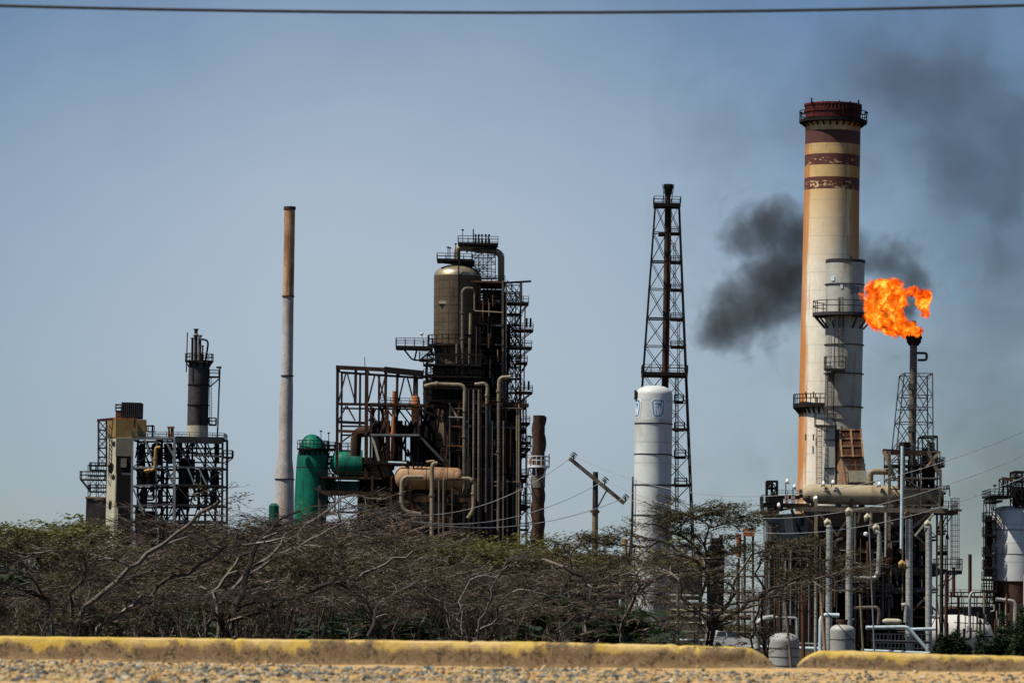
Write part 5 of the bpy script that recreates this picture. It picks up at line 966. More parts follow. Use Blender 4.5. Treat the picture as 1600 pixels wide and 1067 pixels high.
T.part('shell', MB().rings([(P(1440, 993, -7), 33*P.s), (P(1494, 993, -7), 33*P.s), (P(1512, 993, -7), 31*P.s), (P(1526, 993, -7), 26*P.s), (P(1537, 993, -7), 18*P.s), (P(1544, 993, -7), .05)], 44, axis=Vector((1,0,0))), M['white_paint'], smooth=True)
mb = MB()
for x in (1483, 1495, 1507): mb.bar(P(x, 985, -10.4), P(x, 962, -10.4), .12)
mb.bar(P(1478, 972, -10.4), P(1520, 974, -10.4), .12).bar(P(1478, 984, -10.4), P(1520, 986, -10.4), .12).bar(P(1515, 962, -10.4), P(1530, 990, -10.4), .12); T.part('rail', mb, M['rusty_steel'])
pipe('white bent pipe standing above the white half dome', P, [(1501, 985, -11), (1501, 930, -11), (1506, 925, -11), (1508, 945, -11)][:3], 2.2, 'silver_pipe'); pipe('pale pipe running right then down left of the pink box', P, [(1545, 936, -8), (1572, 939, -8), (1575, 945, -8), (1574, 985, -8)], 2.8, 'silver_pipe'); pipe('thin pale post pipe right of the white half dome', P, [(1561, 985, -8), (1561, 933, -8)], 1.8, 'silver_pipe')
T = Thing('pink_cabinet', 'faded pink box standing at the right picture edge below the silo', 'box', P(1598, 965, -9)); T.part('body', MB().box(P(1588.5, 950).x, P(1612, 950).x, 549, 553, P(1598, 958).z, P(1598, 899).z), M['pink_panel']); T.part('skirt', MB().box(P(1589, 950).x, P(1612, 950).x, 549.2, 553, P(1598, 970).z, P(1598, 959).z), M['tan_tank'])
# ================================================================== MIDDLE GROUND BEHIND THE THICKET (D=520)
P = at(520)
T = Thing('low_dark_roof_tank', 'low wide dark tank roof peeping over the thicket left of the white column', 'tank', P(930, 1020))
T.part('shell', MB().rings(pxrings(P, [(1020, 893, 967), (872, 893, 967), (868, 897, 963), (866, 905, 955)]), 40), M['dark_rust_stack'], smooth=True)
T = Thing('dark_railed_walkway', 'small dark railed walkway above the thicket left of the utility pole', 'walkway', P(890, 1020)); frame(T, P, (868, 880, 890), (850, 862, 890, 1020), (0, 4), 1.4, bs, .3, seed=91); deck(T, P, 866, 891, 858, 0, 4, bs, 9)
T = Thing('yellow_valve_column', 'banded yellow column standing left of the foot of the white column', 'column', P(976, 1020)); T.part('shell', MB().rings(pxrings(P, [(1020, 972, 982), (880, 972, 981.5), (878, 970, 983.5), (874, 970, 983.5), (872, 972, 981), (850, 973, 980)]), 16), M['duct_beige'], smooth=True)
T.part('cap', MB().rings(pxrings(P, [(850, 972, 981), (843, 972, 981), (841, 974, 979)]), 12), M['yellow_paint'], smooth=True)
T = Thing('red_roof_shed', 'low shed with a rusty red roof right of the white column', 'shed', P(1065, 1020)); T.part('wall', MB().box(P(1042, 900).x, P(1098, 900).x, 520, 532, P(1065, 1020).z, P(1065, 880).z), M['grey_concrete']); T.part('roof', MB().hexa([P(1039, 881, -1), P(1101, 881, -1), P(1101, 881, 13), P(1039, 881, 13), P(1042, 867, 5.8), P(1098, 868, 5.8), P(1098, 868, 6.2), P(1042, 867, 6.2)]), M['rusty_steel'])
T = Thing('dark_machine_group', 'dark heater box with a white square opening right of the umbrella thorn tree', 'machine', P(1120, 1020)); T.part('body', MB().box(P(1108, 900).x, P(1131, 900).x, 519, 525, P(1120, 1020).z, P(1120, 852).z), M['black_sheet']); T.part('top_box', MB().box(P(1112, 850).x, P(1126, 850).x, 520, 524, P(1120, 851.5).z, P(1120, 840).z), M['charcoal']); frame(T, P, (1102, 1112), (832, 840), (0, 1), 1.6, M['light_steel'], 0)
for x, y0, y1, r, m, lab in ((1126.5, 835, 1020, 3, 'rusty_steel', 'rusty tube beside the dark heater box'), (1154.5, 834, 870, 4, 'orange_rust', 'short wide rusty drum on a post'), (1163.5, 826, 1020, 1.8, 'dark_rust_stack', 'left post of the rusty portal'), (1176.5, 827, 1020, 1.8, 'dark_rust_stack', 'right post of the rusty portal'), (1154.5, 872, 1020, 1.6, 'brown_steel', 'thin post under the short wide rusty drum')):
    single('rusty_tube', lab, 'tube', MB().rings(pxrings(P, [(y1, x-r, x+r), (y0, x-r, x+r)]), 12), M[m], P(x, y1), smooth=True)
single('portal_beam', 'rusty cross beam joining the two posts of the rusty portal', 'beam', MB().bar(P(1161, 831), P(1179, 832), .8, .9), M['orange_rust'], P(1170, 832))
T = Thing('middle_pipe_rack', 'long low beige pipe rack seen through the thicket trunks', 'pipe rack', P(1000, 1020))
frame(T, P, tuple(range(862, 1196, 37)), (900, 925, 955, 1020), (-2, 4), 1.5, M['brown_steel'], .25, seed=95)
for k, (y, xa, xb, r, m, lab) in enumerate(((915, 862, 1030, 3.4, 'tan_tank', 'tan pipe running through the thicket view, uppermost left'), (928, 870, 1090, 2, 'silver_pipe', 'thin pale pipe below the tan pipe in the middle rack'), (940, 980, 1090, 4, 'light_steel', 'wide pale grey pipe in the middle rack'), (951, 860, 1180, 2.6, 'beige_pipe', 'long beige pipe in the middle rack'), (962, 985, 1190, 4, 'drab_pipe', 'fat drab pipe in the middle rack'), (972, 960, 1100, 2, 'cream_tank', 'thin cream pipe low in the middle rack'), (985, 900, 1190, 2.4, 'drab_pipe', 'long low drab pipe in the middle rack'), (997, 880, 1180, 2, 'pale_blue_pipe', 'low white pipe along the foot of the middle rack'))):
    pipe(lab, P, [(xa, y, -3-k*.3), (xb, y+(xb-xa)*.012, -3-k*.3)], r, m)
for x, y0, m, lab in ((977, 890, 'silver_pipe', 'pale upright pipe in front of the middle rack, leftmost'), (1056, 920, 'drab_pipe', 'drab upright pipe in the centre of the middle rack'), (1148, 880, 'drab_pipe', 'drab upright pipe near the right end of the middle rack'), (1172, 920, 'silver_pipe', 'pale upright pipe near the right end of the middle rack'), (1180, 925, 'silver_pipe', 'second pale upright pipe at the right end of the middle rack')):
    pipe(lab, P, [(x, 1020, -6), (x, y0, -6)], 2.6, m)
T = Thing('white_van', 'white pick up like vehicle roof showing behind the forked thorn trunks', 'vehicle', P(1145, 1012, -40)); P2 = at(420)
def vx(x, y, d): return P2(x, y, d)
T.part('body', MB().hexa([vx(1108, 1008, 0), vx(1180, 1020, 0), vx(1180, 1020, 1.8), vx(1108, 1008, 1.8), vx(1110, 994, 0), vx(1178, 998, 0), vx(1178, 998, 1.8), vx(1110, 994, 1.8)]), M['white_paint'])
T.part('cabin', MB().hexa([vx(1112, 994.2, .1), vx(1166, 997, .1), vx(1166, 997, 1.7), vx(1112, 994.2, 1.7), vx(1120, 984, .25), vx(1150, 1020, .25), vx(1150, 1020, 1.55), vx(1120, 984, 1.55)]), M['white_paint'])
m_, nt_, b_, oc_, out_ = newmat('tinted_glass'); nt_.links.new(ramp(nt_, noise_n(nt_, oc_, 1), [(0, (.02,.025,.03)), (1, (.03,.035,.04))]), b_.inputs['Base Color']); b_.inputs['Roughness'].default_value = .08; M['glass'] = m_
T.part('window', MB().hexa([vx(1119, 993, .02), vx(1134, 993.5, .02), vx(1134, 993.5, .2), vx(1119, 993, .2), vx(1122, 986, .18), vx(1134, 986.3, .18), vx(1134, 986.3, .3), vx(1122, 986, .3)]), M['glass'])
T.part('window', MB().hexa([vx(1136, 993.5, .02), vx(1157, 995, .02), vx(1157, 995, .2), vx(1136, 993.5, .2), vx(1136, 986.3, .18), vx(1149, 987, .18), vx(1149, 987, .3), vx(1136, 986.3, .3)]), M['glass'])
for x in (1122, 1164): T.part('wheel', MB().rings([(vx(x, 1008.5, -.1), .33), (vx(x, 1008.5, .15), .33)], 18, axis=Vector((0,1,0))), M['black_cable'], smooth=True)
# ================================================================== GROUND
def clamp(x, a=0., b=1.): return max(a, min(b, x))
def sm(x): x = clamp(x); return x*x*(3-2*x)
def gz(x, y):
    near = .012*clamp((x+1.5), 0, 8)*clamp((y-20)/18)
    z = near*(1-sm((y-38.6)/6)) - 1.0*sm((y-38.4)/14) - (2.35)*sm((y-46)/60)
    if y < 38.4: z += .022*mnoise.noise(Vector((x*1.3, y*1.1, 3)))+.012*mnoise.noise(Vector((x*5, y*4, 1)))
    elif y > 60: z += 1.0*sm((y-270)/150); z += .12*mnoise.noise(Vector((x*.03, y*.03, 0)))
    return z
def axis_lines(segs):
    out = []
    for a, b, st in segs:
        n = max(1, round((b-a)/st)); out += [a+(b-a)*k/n for k in range(n)]
    return out+[segs[-1][1]]
xs = axis_lines([(-6000, -600, 900), (-600, -60, 60), (-60, -8, 4), (-8, 8, .16), (8, 60, 4), (60, 600, 60), (600, 6000, 900)])
ys = axis_lines([(-30, 20, 5), (20, 25, .5), (25, 39, .14), (39, 60, 1), (60, 140, 8), (140, 900, 60), (900, 9000, 900)])
mb = MB(); mb.v = [Vector((x, y, gz(x, y))) for y in ys for x in xs]; nx = len(xs)
mb.f = [(j*nx+i, j*nx+i+1, (j+1)*nx+i+1, (j+1)*nx+i) for j in range(len(ys)-1) for i in range(nx-1)]
m, nt, b, oc, out = newmat('ground_dirt')
n1 = noise_n(nt, oc, 1.6, 6, .7); n2 = noise_n(nt, oc, 22, 4, .7); n3 = noise_n(nt, oc, .05, 4)
sp = nt.nodes.new('ShaderNodeSeparateXYZ'); nt.links.new(oc, sp.inputs[0])
road = mix(nt, ramp(nt, n1, [(.35, 0), (.62, 1)]), (.50,.30,.11), (.60,.42,.20)); road = mix(nt, ramp(nt, n2, [(.42, 0), (.68, 1)]), road, (.30,.22,.12))
scrub = mix(nt, ramp(nt, n3, [(.4, 0), (.6, 1)]), (.07,.052,.032), (.035,.036,.018))
far = math_(nt, 'MULTIPLY_ADD', math_(nt, 'SUBTRACT', sp.outputs[1], 42.), .05, 0, True)
nt.links.new(mix(nt, far, road, scrub), b.inputs['Base Color']); b.inputs['Roughness'].default_value = 1; b.inputs['Specular IOR Level'].default_value = 0
bp = nt.nodes.new('ShaderNodeBump'); bp.inputs['Strength'].default_value = .6; bp.inputs['Distance'].default_value = .02; nt.links.new(n2, bp.inputs['Height']); nt.links.new(bp.outputs[0], b.inputs['Normal'])
g = mesh_obj('ground', mb, m, smooth=True); g['kind'] = 'structure'
# ------------------------------------------------------------------ gravel (uncountable stones)
rg = random.Random(11)
ico = []
t_ = (1+5**.5)/2
iv = [Vector(v).normalized() for v in ((-1,t_,0),(1,t_,0),(-1,-t_,0),(1,-t_,0),(0,-1,t_),(0,1,t_),(0,-1,-t_),(0,1,-t_),(t_,0,-1),(t_,0,1),(-t_,0,-1),(-t_,0,1))]
iff = ((0,11,5),(0,5,1),(0,1,7),(0,7,10),(0,10,11),(1,5,9),(5,11,4),(11,10,2),(10,7,6),(7,1,8),(3,9,4),(3,4,2),(3,2,6),(3,6,8),(3,8,9),(4,9,5),(2,4,11),(6,2,10),(8,6,7),(9,8,1))
m, nt, b, oc, out = newmat('gravel_stone')
gi = nt.nodes.new('ShaderNodeNewGeometry'); ri = gi.outputs['Random Per Island']
nt.links.new(ramp(nt, ri, [(0, (.05,.062,.062)), (.18, (.10,.12,.115)), (.32, (.19,.205,.18)), (.45, (.3,.25,.15)), (.6, (.42,.31,.15)), (.8, (.46,.27,.09)), (.93, (.52,.44,.3))], 'CONSTANT'), b.inputs['Base Color']); b.inputs['Roughness'].default_value = .8
mb = MB(); cnt = 0
while cnt < 15000:
    y = rg.uniform(26, 37.6); x = rg.uniform(-6.5, 6.5)
    dens = .95 if x < 0 else max(.16, .95-x*.2)
    dens *= clamp((37.3-y)/1.6, .08, 1)*clamp(.55+1.2*mnoise.noise(Vector((x*1.2, y*.8, 9)))+.3, .15, 1)
    if rg.random() > dens: continue
    cnt += 1; s = rg.choice((.006, .007, .009, .011, .013, .017, .021)) * rg.uniform(.8, 1.3); z = gz(x, y); base = len(mb.v); rot = rg.uniform(0, 6.28); cr, sr = math.cos(rot), math.sin(rot)
    ex, ey, ez = rg.uniform(.7, 1.6), rg.uniform(.6, 1.3), rg.uniform(.4, .95)
    for v in iv:
        k = s*rg.uniform(.62, 1.28); vx_, vy_ = v.x*ex, v.y*ey; mb.v.append(Vector((x+(vx_*cr-vy_*sr)*k, y+(vx_*sr+vy_*cr)*k, z+s*ez*.45+v.z*ez*k)))
    mb.f += [tuple(base+i for i in f) for f in iff]
single('gravel', 'loose blue grey and tan gravel on the orange dirt verge before the kerb', 'gravel', mb, m, (0, 32, 0), kind='stuff')
# ------------------------------------------------------------------ kerb
m, nt, b, oc, out = newmat('kerb_concrete')
tc = nt.nodes.new('ShaderNodeTexCoord'); sp = nt.nodes.new('ShaderNodeSeparateXYZ'); nt.links.new(tc.outputs['UV'], sp.inputs[0]); h = sp.outputs[1]
n1 = noise_n(nt, oc, 5, 6, .7); n2 = noise_n(nt, oc, 4.5, 7, .75, (1,1,.6)); n3 = noise_n(nt, oc, 45, 3, .6)
conc = mix(nt, ramp(nt, n1, [(.35, 0), (.65, 1)]), (.17,.115,.055), (.29,.20,.105)); pit = noise_n(nt, oc, 24, 3, .6); conc = mix(nt, ramp(nt, pit, [(.55, 0), (.62, .85)]), conc, (.06,.045,.025)); conc = mix(nt, ramp(nt, n3, [(.3, .7), (.7, 1.15)]), (0,0,0), conc)
conc = mix(nt, math_(nt, 'MULTIPLY', ramp(nt, h, [(0, 1), (.18, 0)]), .6), conc, (.40,.27,.12))
lng = noise_n(nt, oc, .9, 4, .65); pf = math_(nt, 'ADD', h, math_(nt, 'MULTIPLY', math_(nt, 'SUBTRACT', n2, .5), 2.2)); pf = math_(nt, 'ADD', pf, math_(nt, 'MULTIPLY', math_(nt, 'SUBTRACT', n1, .5), .8)); pf = math_(nt, 'ADD', pf, math_(nt, 'MULTIPLY', math_(nt, 'SUBTRACT', lng, .52), 1.6))
yel = mix(nt, n1, (.56,.38,.03), (.68,.50,.12)); col = mix(nt, ramp(nt, pf, [(.62, 0), (.86, .85)]), conc, yel)
dust = ramp(nt, noise_n(nt, oc, 3.1, 4, .6), [(.46, 0), (.62, .75)]); col = mix(nt, math_(nt, 'MULTIPLY', dust, ramp(nt, h, [(.55, 0), (.9, 1)])), col, (.62,.44,.20))
chip = math_(nt, 'GREATER_THAN', n3, .62); col = mix(nt, math_(nt, 'MULTIPLY', chip, .6), col, (.34,.27,.18))
nt.links.new(col, b.inputs['Base Color']); b.inputs['Roughness'].default_value = .92
bp = nt.nodes.new('ShaderNodeBump'); bp.inputs['Strength'].default_value = .7; bp.inputs['Distance'].default_value = .015; nt.links.new(noise_n(nt, oc, 18, 6, .7), bp.inputs['Height']); nt.links.new(bp.outputs[0], b.inputs['Normal'])
KD = 38.0
def interp(tab, x):
    if x <= tab[0][0]: return tab[0][1]+(x-tab[0][0])*(tab[1][1]-tab[0][1])/(tab[1][0]-tab[0][0])
    for (a, ya), (b_, yb) in zip(tab, tab[1:]):
        if x <= b_: return ya+(yb-ya)*(x-a)/(b_-a)
    (a, ya), (b_, yb) = tab[-2:]; return yb+(x-b_)*(yb-ya)/(b_-a)
top_tab = [(0, 993), (400, 997.5), (800, 1002), (1040, 1006.5), (1100, 1009), (1400, 1019.3), (1600, 1025)]
def kerb(name, lab, xa, xb, ra=.02, rb=.02, rough=.012, seed=0):
    mb = MB(); mb.uv = []; n = max(6, int((xb-xa)/4)); prof = [(-.02, -.3, 0), (0, -.02, 0), (.012, .15, .15), (.02, .35, .35), (.025, .55, .55), (.03, .75, .75), (.045, .92, .92), (.075, .99, 1.05), (.12, 1.0, 1.15), (.2, .995, 1.2), (.27, .96, 1.1), (.30, .7, .7), (.31, 0, .2), (.31, -1.2, 0)]
    m_ = len(prof)
    for i in range(n+1):
        px = xa+(xb-xa)*i/n; p = W(px, interp(top_tab, px), KD+.08); X = p.x; g0 = gz(X, KD-.1); H = p.z-g0
        ea = (px-xa)/FPX*KD; eb = (xb-px)/FPX*KD
        fa = (clamp(ea/ra)**.5 if ra > .05 else .94+.06*clamp(ea/ra)) if ra > 0 else 1; fb = (clamp(eb/rb)**.6 if rb > .05 else .94+.06*clamp(eb/rb)) if rb > 0 else 1; f = min(fa, fb) if min(fa, fb) < 1 else 1; f = max(f, .16) if (ra > .05 or rb > .05) else f
        H = max(.002, H*f + .005*mnoise.noise(Vector((X*1.4, seed, 0))) + .003*mnoise.noise(Vector((X*6, seed, 0))))
        for (dy, hz, u) in prof:
            nz = mnoise.noise(Vector((X*5, hz*2+dy*4, seed)))*rough+mnoise.noise(Vector((X*16, hz*5, seed+4)))*rough*.6
            mb.v.append(Vector((X, KD+dy+nz*(1 if dy < .1 else 0), g0+(hz*H if hz > 0 else hz*.4)+nz*.6))); mb.uv.append((X, u*min(1, .35+.65*f)))
    for i in range(n):
        for k in range(m_-1): a = i*m_+k; mb.f.append((a, a+m_, a+m_+1, a+1))
    mb.f.append(tuple(range(m_))); mb.f.append(tuple(reversed([n*m_+k for k in range(m_)])))
    return single(name, lab, 'kerb', mb, m, W((xa+xb)/2, 1030, KD), smooth=True)
kerb('kerb_segment', 'long low concrete kerb with worn yellow top at the far left', -900, 367, 0, .03, .006, 1)
kerb('kerb_segment', 'yellow topped kerb length left of centre, below the dense thicket', 367.3, 734, .03, .03, .007, 2)
kerb('kerb_segment', 'crumbling yellow kerb length in the centre with pitted face', 734.3, 1061, .03, .04, .013, 3)
kerb('kerb_segment', 'short eroded kerb stub with a rounded end left of the gap', 1061.4, 1212, .04, .22, .018, 4)
kerb('kerb_segment', 'rough yellow kerb right of the gap running to the picture edge', 1248, 2500, .2, 0, .014, 5)
# ================================================================== UTILITY POLE AND WIRES
P = at(230)
T = Thing('utility_pole', 'wooden utility pole with a steeply tilted crossarm and three dark insulators', 'utility pole', P(929, 1010))
T.part('pole', MB().tube([P(928, 1010), P(929, 870), P(930, 800)], [.19, .17, .16], 12), M['wood_pole'], smooth=True)
T.part('pole_top', MB().tube([P(930, 800), P(930.5, 737)], [.155, .14], 12), M['dark_wood'], smooth=True)
T.part('crossarm', MB().bar(P(889, 715.5, -.25), P(975.5, 786.5, -.25), .16, .2), M['drab_pipe'])
T.bar('brace', P(948, 766, -.2), P(931, 797, -.2), .08, M['grey_steel']); T.part('collar', MB().rings([(P(929.5, 801), .25), (P(929.5, 797), .25)], 12), M['rusty_steel']); T.part('collar', MB().rings([(P(929, 840), .22), (P(929, 837), .22)], 12), M['rusty_steel'])
ins = [(896.5, 711.5), (945.5, 750), (977.5, 777)]
for (x, y) in ins:
    ax = Vector((math.sin(R(38)), 0, math.cos(R(38)))); c = P(x, y, -.25); mb = MB()
    for k in range(3): mb.rings([(c+ax*(-.12+.1*k), .07), (c+ax*(-.1+.1*k), .2), (c+ax*(-.07+.1*k), .17), (c+ax*(-.05+.1*k), .06)], 14, axis=ax)
    T.part('insulator', mb, M['porcelain'], smooth=True); T.bar('pin', P(x-1, y+8, -.25), P(x, y, -.25), .07, bs)
def cable(lab, A, B, sag, r, mat='wire', name='power_line', n=40, group=None):
    pts = []
    for k in range(n+1): t = k/n; p = A.lerp(B, t); p.z -= sag*4*t*(1-t); pts.append(p)
    return single(name, lab, 'power line', MB().tube(pts, r, 5), M[mat], A, group, smooth=True)
PL = at(215)   # left pole hidden in the thicket
T = Thing('stub_pole', 'weathered pole hidden in the thorn branches where the left wires end', 'utility pole', PL(500, 1015)); T.part('pole', MB().tube([PL(500, 1015), PL(501, 758)], [.15, .12], 10), M['dark_wood'], smooth=True); T.bar('crossarm', PL(490, 762, -.2), PL(520, 776, -.2), .14, M['dark_wood'])
ends = [(493, 765), (504, 770), (517, 776)]; labs = ['upper', 'middle', 'lowest']
for k, (i_, e_) in enumerate(zip(ins, ends)):
    cable('%s of the three pale wires sagging left from the tilted crossarm' % labs[k], P(*i_, -.25), PL(*e_, -.2), (2.15, 1.95, 1.6)[k], .02)
PR = at(150)
for k, e_ in enumerate(((1640, 656), (1640, 692), (1640, 728))):
    cable('%s of the three wires sagging right from the tilted crossarm to the picture edge' % labs[k], P(*ins[k], -.25), PR(*e_), (2.45, 2.35, 2.15)[k], .013)
PO = at(150); T = Thing('roadside_pole', 'wooden pole outside the right picture edge holding three wires', 'utility pole', PO(1640, 1030)); T.part('pole', MB().tube([PO(1638, 1060), PO(1640, 600)], [.16, .12], 10), M['wood_pole'], smooth=True)
cable('thick dark cable crossing the whole sky close overhead', W(-5200, -599, 30), W(6800, -599, 30), 2.845, .0115, 'black_cable', 'overhead_cable', 90)
# ================================================================== THORN TREES
def rot_axis(v, ax, a): return Matrix.Rotation(a, 3, ax) @ v
class TreeGen:
    def __init__(s, seed, H, leafp=.1, leafz=.6, flat=.9, twigr=.012, dens=1.0, leafsize=.09):
        s.rg = random.Random(seed); s.H = H; s.limbs = MB(); s.twigs = MB(); s.leaves = MB(); s.leafp = leafp; s.leafz = leafz; s.flat = flat; s.twigr = twigr; s.dens = dens; s.ls = leafsize; s.seed = seed; s.base = 0
    def leaf(s, p):
        rg = s.rg
        for _ in range(rg.choice((3, 4, 6))):
            q = p+Vector((rg.gauss(0, .11), rg.gauss(0, .11), rg.gauss(0, .05))); a = rg.uniform(0, 6.28); l = s.ls*rg.uniform(.5, 1.3); w = l*.42
            d = Vector((math.cos(a), math.sin(a), rg.uniform(-.4, .5)))*l; e = Vector((-math.sin(a), math.cos(a), rg.uniform(-.7, .7)))*w
            s.leaves.quad(q-d-e*.3, q-e, q+d, q+e)
    def branch(s, p, d, L, r, lev, maxlev):
        rg = s.rg; n = 4 if lev < 3 else 3; pts = [p]; dd = d.normalized(); seg = L/n
        for k in range(n):
            wob = .26 if lev < 2 else .36
            dd = (dd+Vector((rg.gauss(0, wob), rg.gauss(0, wob), rg.gauss(0, wob*.85)))*.7).normalized()
            zr = (pts[-1].z-s.base)/s.H
            if zr > s.flat: dd.z = min(dd.z, .28); dd.normalize()
            elif lev > 1: dd.z += .2; dd.normalize()
            if zr < .25 and dd.z < 0: dd.z = abs(dd.z)*.4
            pts.append(pts[-1]+dd*seg)
        r1 = r*(.55 if lev < maxlev else .35); rr = [r+(r1-r)*k/n for k in range(n+1)]
        (s.limbs if lev <= 2 else s.twigs).tube(pts, rr, 7 if lev < 1 else 5 if lev < 3 else 3, caps=lev < 2)
        if lev >= maxlev:
            zr = (pts[-1].z-s.base)/s.H; c = mnoise.noise(Vector((pts[-1].x*.5, pts[-1].y*.5, s.seed)))
            if zr > s.leafz and rg.random() < s.leafp*(1+2.2*c): s.leaf(pts[-1]); 
            if zr > s.leafz and rg.random() < s.leafp*.7*(1+2.2*c): s.leaf(pts[1])
            return
        s.children(pts, r1, L, lev, maxlev)
    def children(s, pts, r1, L, lev, maxlev):
        rg = s.rg; nc = rg.choice((3, 3, 4)) if lev < 4 else rg.choice((2, 3, 4))
        nc = max(2, round(nc*s.dens))
        for k in range(nc):
            i = len(pts)-1 if k == 0 else rg.randint(max(1, len(pts)//3), len(pts)-1); b = pts[i]
            d0 = (pts[i]-pts[i-1]).normalized(); ax = Vector((rg.gauss(0, .45), rg.gauss(0, .45), 1 if rg.random() < .5 else -1)).normalized()
            d = rot_axis(d0, ax, rg.uniform(.35, 1.05)*rg.choice((-1, 1)) if k else rg.uniform(-.4, .4))
            if rg.random() < .35: d.z += rg.uniform(.1, .6)
            s.branch(b, d, L*rg.uniform(.55, .82), max(s.twigr*.7, r1*rg.uniform(.65, .95)), lev+1, maxlev)
    def limb_path(s, pts, r0, r1, sub=6, subL=1.0, lev=2, maxlev=5):
        """guided limb along given points, wavy, with side branches"""
        rg = s.rg; out = []
        for a, b in zip(pts, pts[1:]):
            n = max(2, int((b-a).length/.28))
            for k in range(n): t = k/n; out.append(a.lerp(b, t)+Vector((rg.gauss(0, .055), rg.gauss(0, .05), rg.gauss(0, .055)))*(1 if k else .5))
        out.append(pts[-1]); m = len(out); rr = [(r0+(r1-r0)*k/(m-1))*rg.uniform(.88, 1.12) for k in range(m)]; s.limbs.tube(out, rr, 8)
        for k in range(sub):
            i = rg.randint(int(m*.3), m-1); d0 = (out[i]-out[i-1]).normalized(); d = rot_axis(d0, Vector((rg.gauss(0, .4), rg.gauss(0, .4), 1)).normalized(), rg.uniform(.3, 1.1)*rg.choice((-1, 1))); d.z += rg.uniform(-.1, .4)
            s.branch(out[i], d, subL*rg.uniform(.6, 1.2), max(s.twigr, rr[i]*.55), lev, maxlev)
        s.branch(out[-1], (out[-1]-out[-2]), subL, r1, lev, maxlev)
    def done(s, T, tm='bark', wm='twig_brown', lm='leaf_drab'):
        t = T.part('trunk', s.limbs, M[tm], smooth=True); c = T.part('crown', s.twigs, M[wm])
        if s.leaves.v: T.part('foliage', s.leaves, M[lm], c)
HT = {}
rr_flat = (.78, .86, .93)
def proto(seed, H, spread, kind, lab, group):
    leafp, leafz, lm, wm, dens, ls, ml = {'bare': (.04, .35, 'leaf_drab', 'twig_brown', 1.0, .07, 6), 'olive': (.95, .7, 'leaf_olive', 'twig_brown', 1.0, .10, 6), 'drab': (.38, .4, 'leaf_drab', 'twig_brown', 1.0, .08, 6), 'green': (1.0, .2, 'leaf_green', 'twig_brown', 1.0, .13, 5)}[kind]
    G = TreeGen(seed, H, leafp, leafz, rr_flat[seed % 3], .0125, dens, ls); rg = G.rg; T = Thing('thorn_tree', lab, 'tree', (0, 0, 0), group)
    th = H*rg.uniform(.12, .25); n = rg.choice((1, 2, 2)); 
    for q in range(n):
        a = rg.uniform(0, 6.28); d = Vector((math.cos(a)*.35, math.sin(a)*.35, 1)).normalized(); b0 = Vector((math.cos(a)*.1*(n-1), math.sin(a)*.1*(n-1), -.3)); tip = b0+d*(th+.3)
        G.limbs.tube([b0, b0.lerp(tip, .5)+Vector((rg.gauss(0, .04), rg.gauss(0, .04), 0)), tip], [.17, .14, .12], 8)
        k_ = rg.choice((2, 3)) if n > 1 else 4
        for j in range(k_):
            aa = a+6.28*j/k_+rg.uniform(-.4, .4); dd = Vector((math.cos(aa)*spread/H*1.1, math.sin(aa)*spread/H*1.1, rg.uniform(.5, .9)))
            G.branch(tip, dd, H*.52*rg.uniform(.8, 1.15), .085, 1, ml)
    zs = sorted(v.z for v in G.twigs.v); HT[T.o.name] = zs[int(len(zs)*.985)]; G.done(T, 'bark', wm, lm); return T.o
GRP = 'thorn trees of the thicket'
LB = {'bare': 'bare grey brown thorn tree tangled with its neighbours in the thicket', 'olive': 'thorn tree with a flat olive green top in the thicket row', 'drab': 'thinly leaved drab thorn tree tangled in the thicket', 'green': 'low dense dark green bush at the foot of the thicket'}
protos = {k: [] for k in LB}
for k, seeds in (('bare', (101, 102, 103)), ('olive', (201, 202)), ('drab', (301, 302)), ('green', (401,))):
    for s_ in seeds: protos[k].append(proto(s_, 4.6 if k != 'green' else 1.7, 4.2 if k != 'green' else 1.6, k, LB[k], GRP+': '+k if k != 'green' else 'dark green bushes at the thicket foot'))
used = set()
def put_tree(kind, px, ytop, D, rz=None, wide=1.0, label=None):
    i = rg_t.randrange(len(protos[kind])); o = protos[kind][i]; base_name = o.name; key = (kind, i)
    if key in used: o = copy_tree(o)
    used.add(key)
    x = W(px, 960, D).x; g_ = gz(x, D); H = W(px, ytop, D).z-g_; sc = H/HT[o.name if o.name in HT else base_name]
    o.location = (x, D, g_-.05); o.rotation_euler = (0, 0, rz if rz is not None else rg_t.uniform(0, 6.28)); o.scale = (sc*wide, sc*wide, sc); o['label'] = label or LB[kind]
    if label and 'group' in o: pass
    return o
rg_t = random.Random(5)
# back rows to front rows: (kind, px, y of the top, distance)
TR = [('olive', 20, 816, 235), ('drab', 100, 820, 255), ('bare', 185, 835, 225), ('drab', 270, 832, 250), ('bare', 375, 808, 215), ('bare', 455, 800, 240), ('bare', 515, 800, 235), ('bare', 565, 812, 215), ('drab', 610, 836, 240),
      ('olive', 655, 842, 250), ('olive', 720, 846, 235), ('olive', 785, 846, 245), ('olive', 850, 850, 235), ('drab', 905, 866, 225),
      ('bare', 60, 865, 180), ('drab', 180, 872, 170), ('bare', 290, 850, 180), ('drab', 400, 842, 170), ('bare', 505, 845, 180), ('bare', 590, 868, 172), ('drab', 660, 872, 165), ('bare', 735, 876, 178), ('bare', 810, 880, 168), ('bare', 905, 884, 190),
      ('bare', 20, 905, 150), ('drab', 160, 912, 145), ('bare', 290, 905, 145), ('bare', 430, 900, 142), ('drab', 560, 915, 150), ('bare', 680, 915, 145), ('bare', 800, 918, 145)]
for k, px, yt, D in TR: put_tree(k, px, yt, D)
for px, yt, D in ((30, 900, 190), (70, 905, 200), (130, 900, 195), (560, 950, 165), (640, 955, 160), (690, 945, 170), (800, 940, 165), (835, 950, 160), (615, 965, 150), (870, 955, 170), (470, 960, 160), (250, 955, 165)): put_tree('green', px, yt, D, wide=1.6)
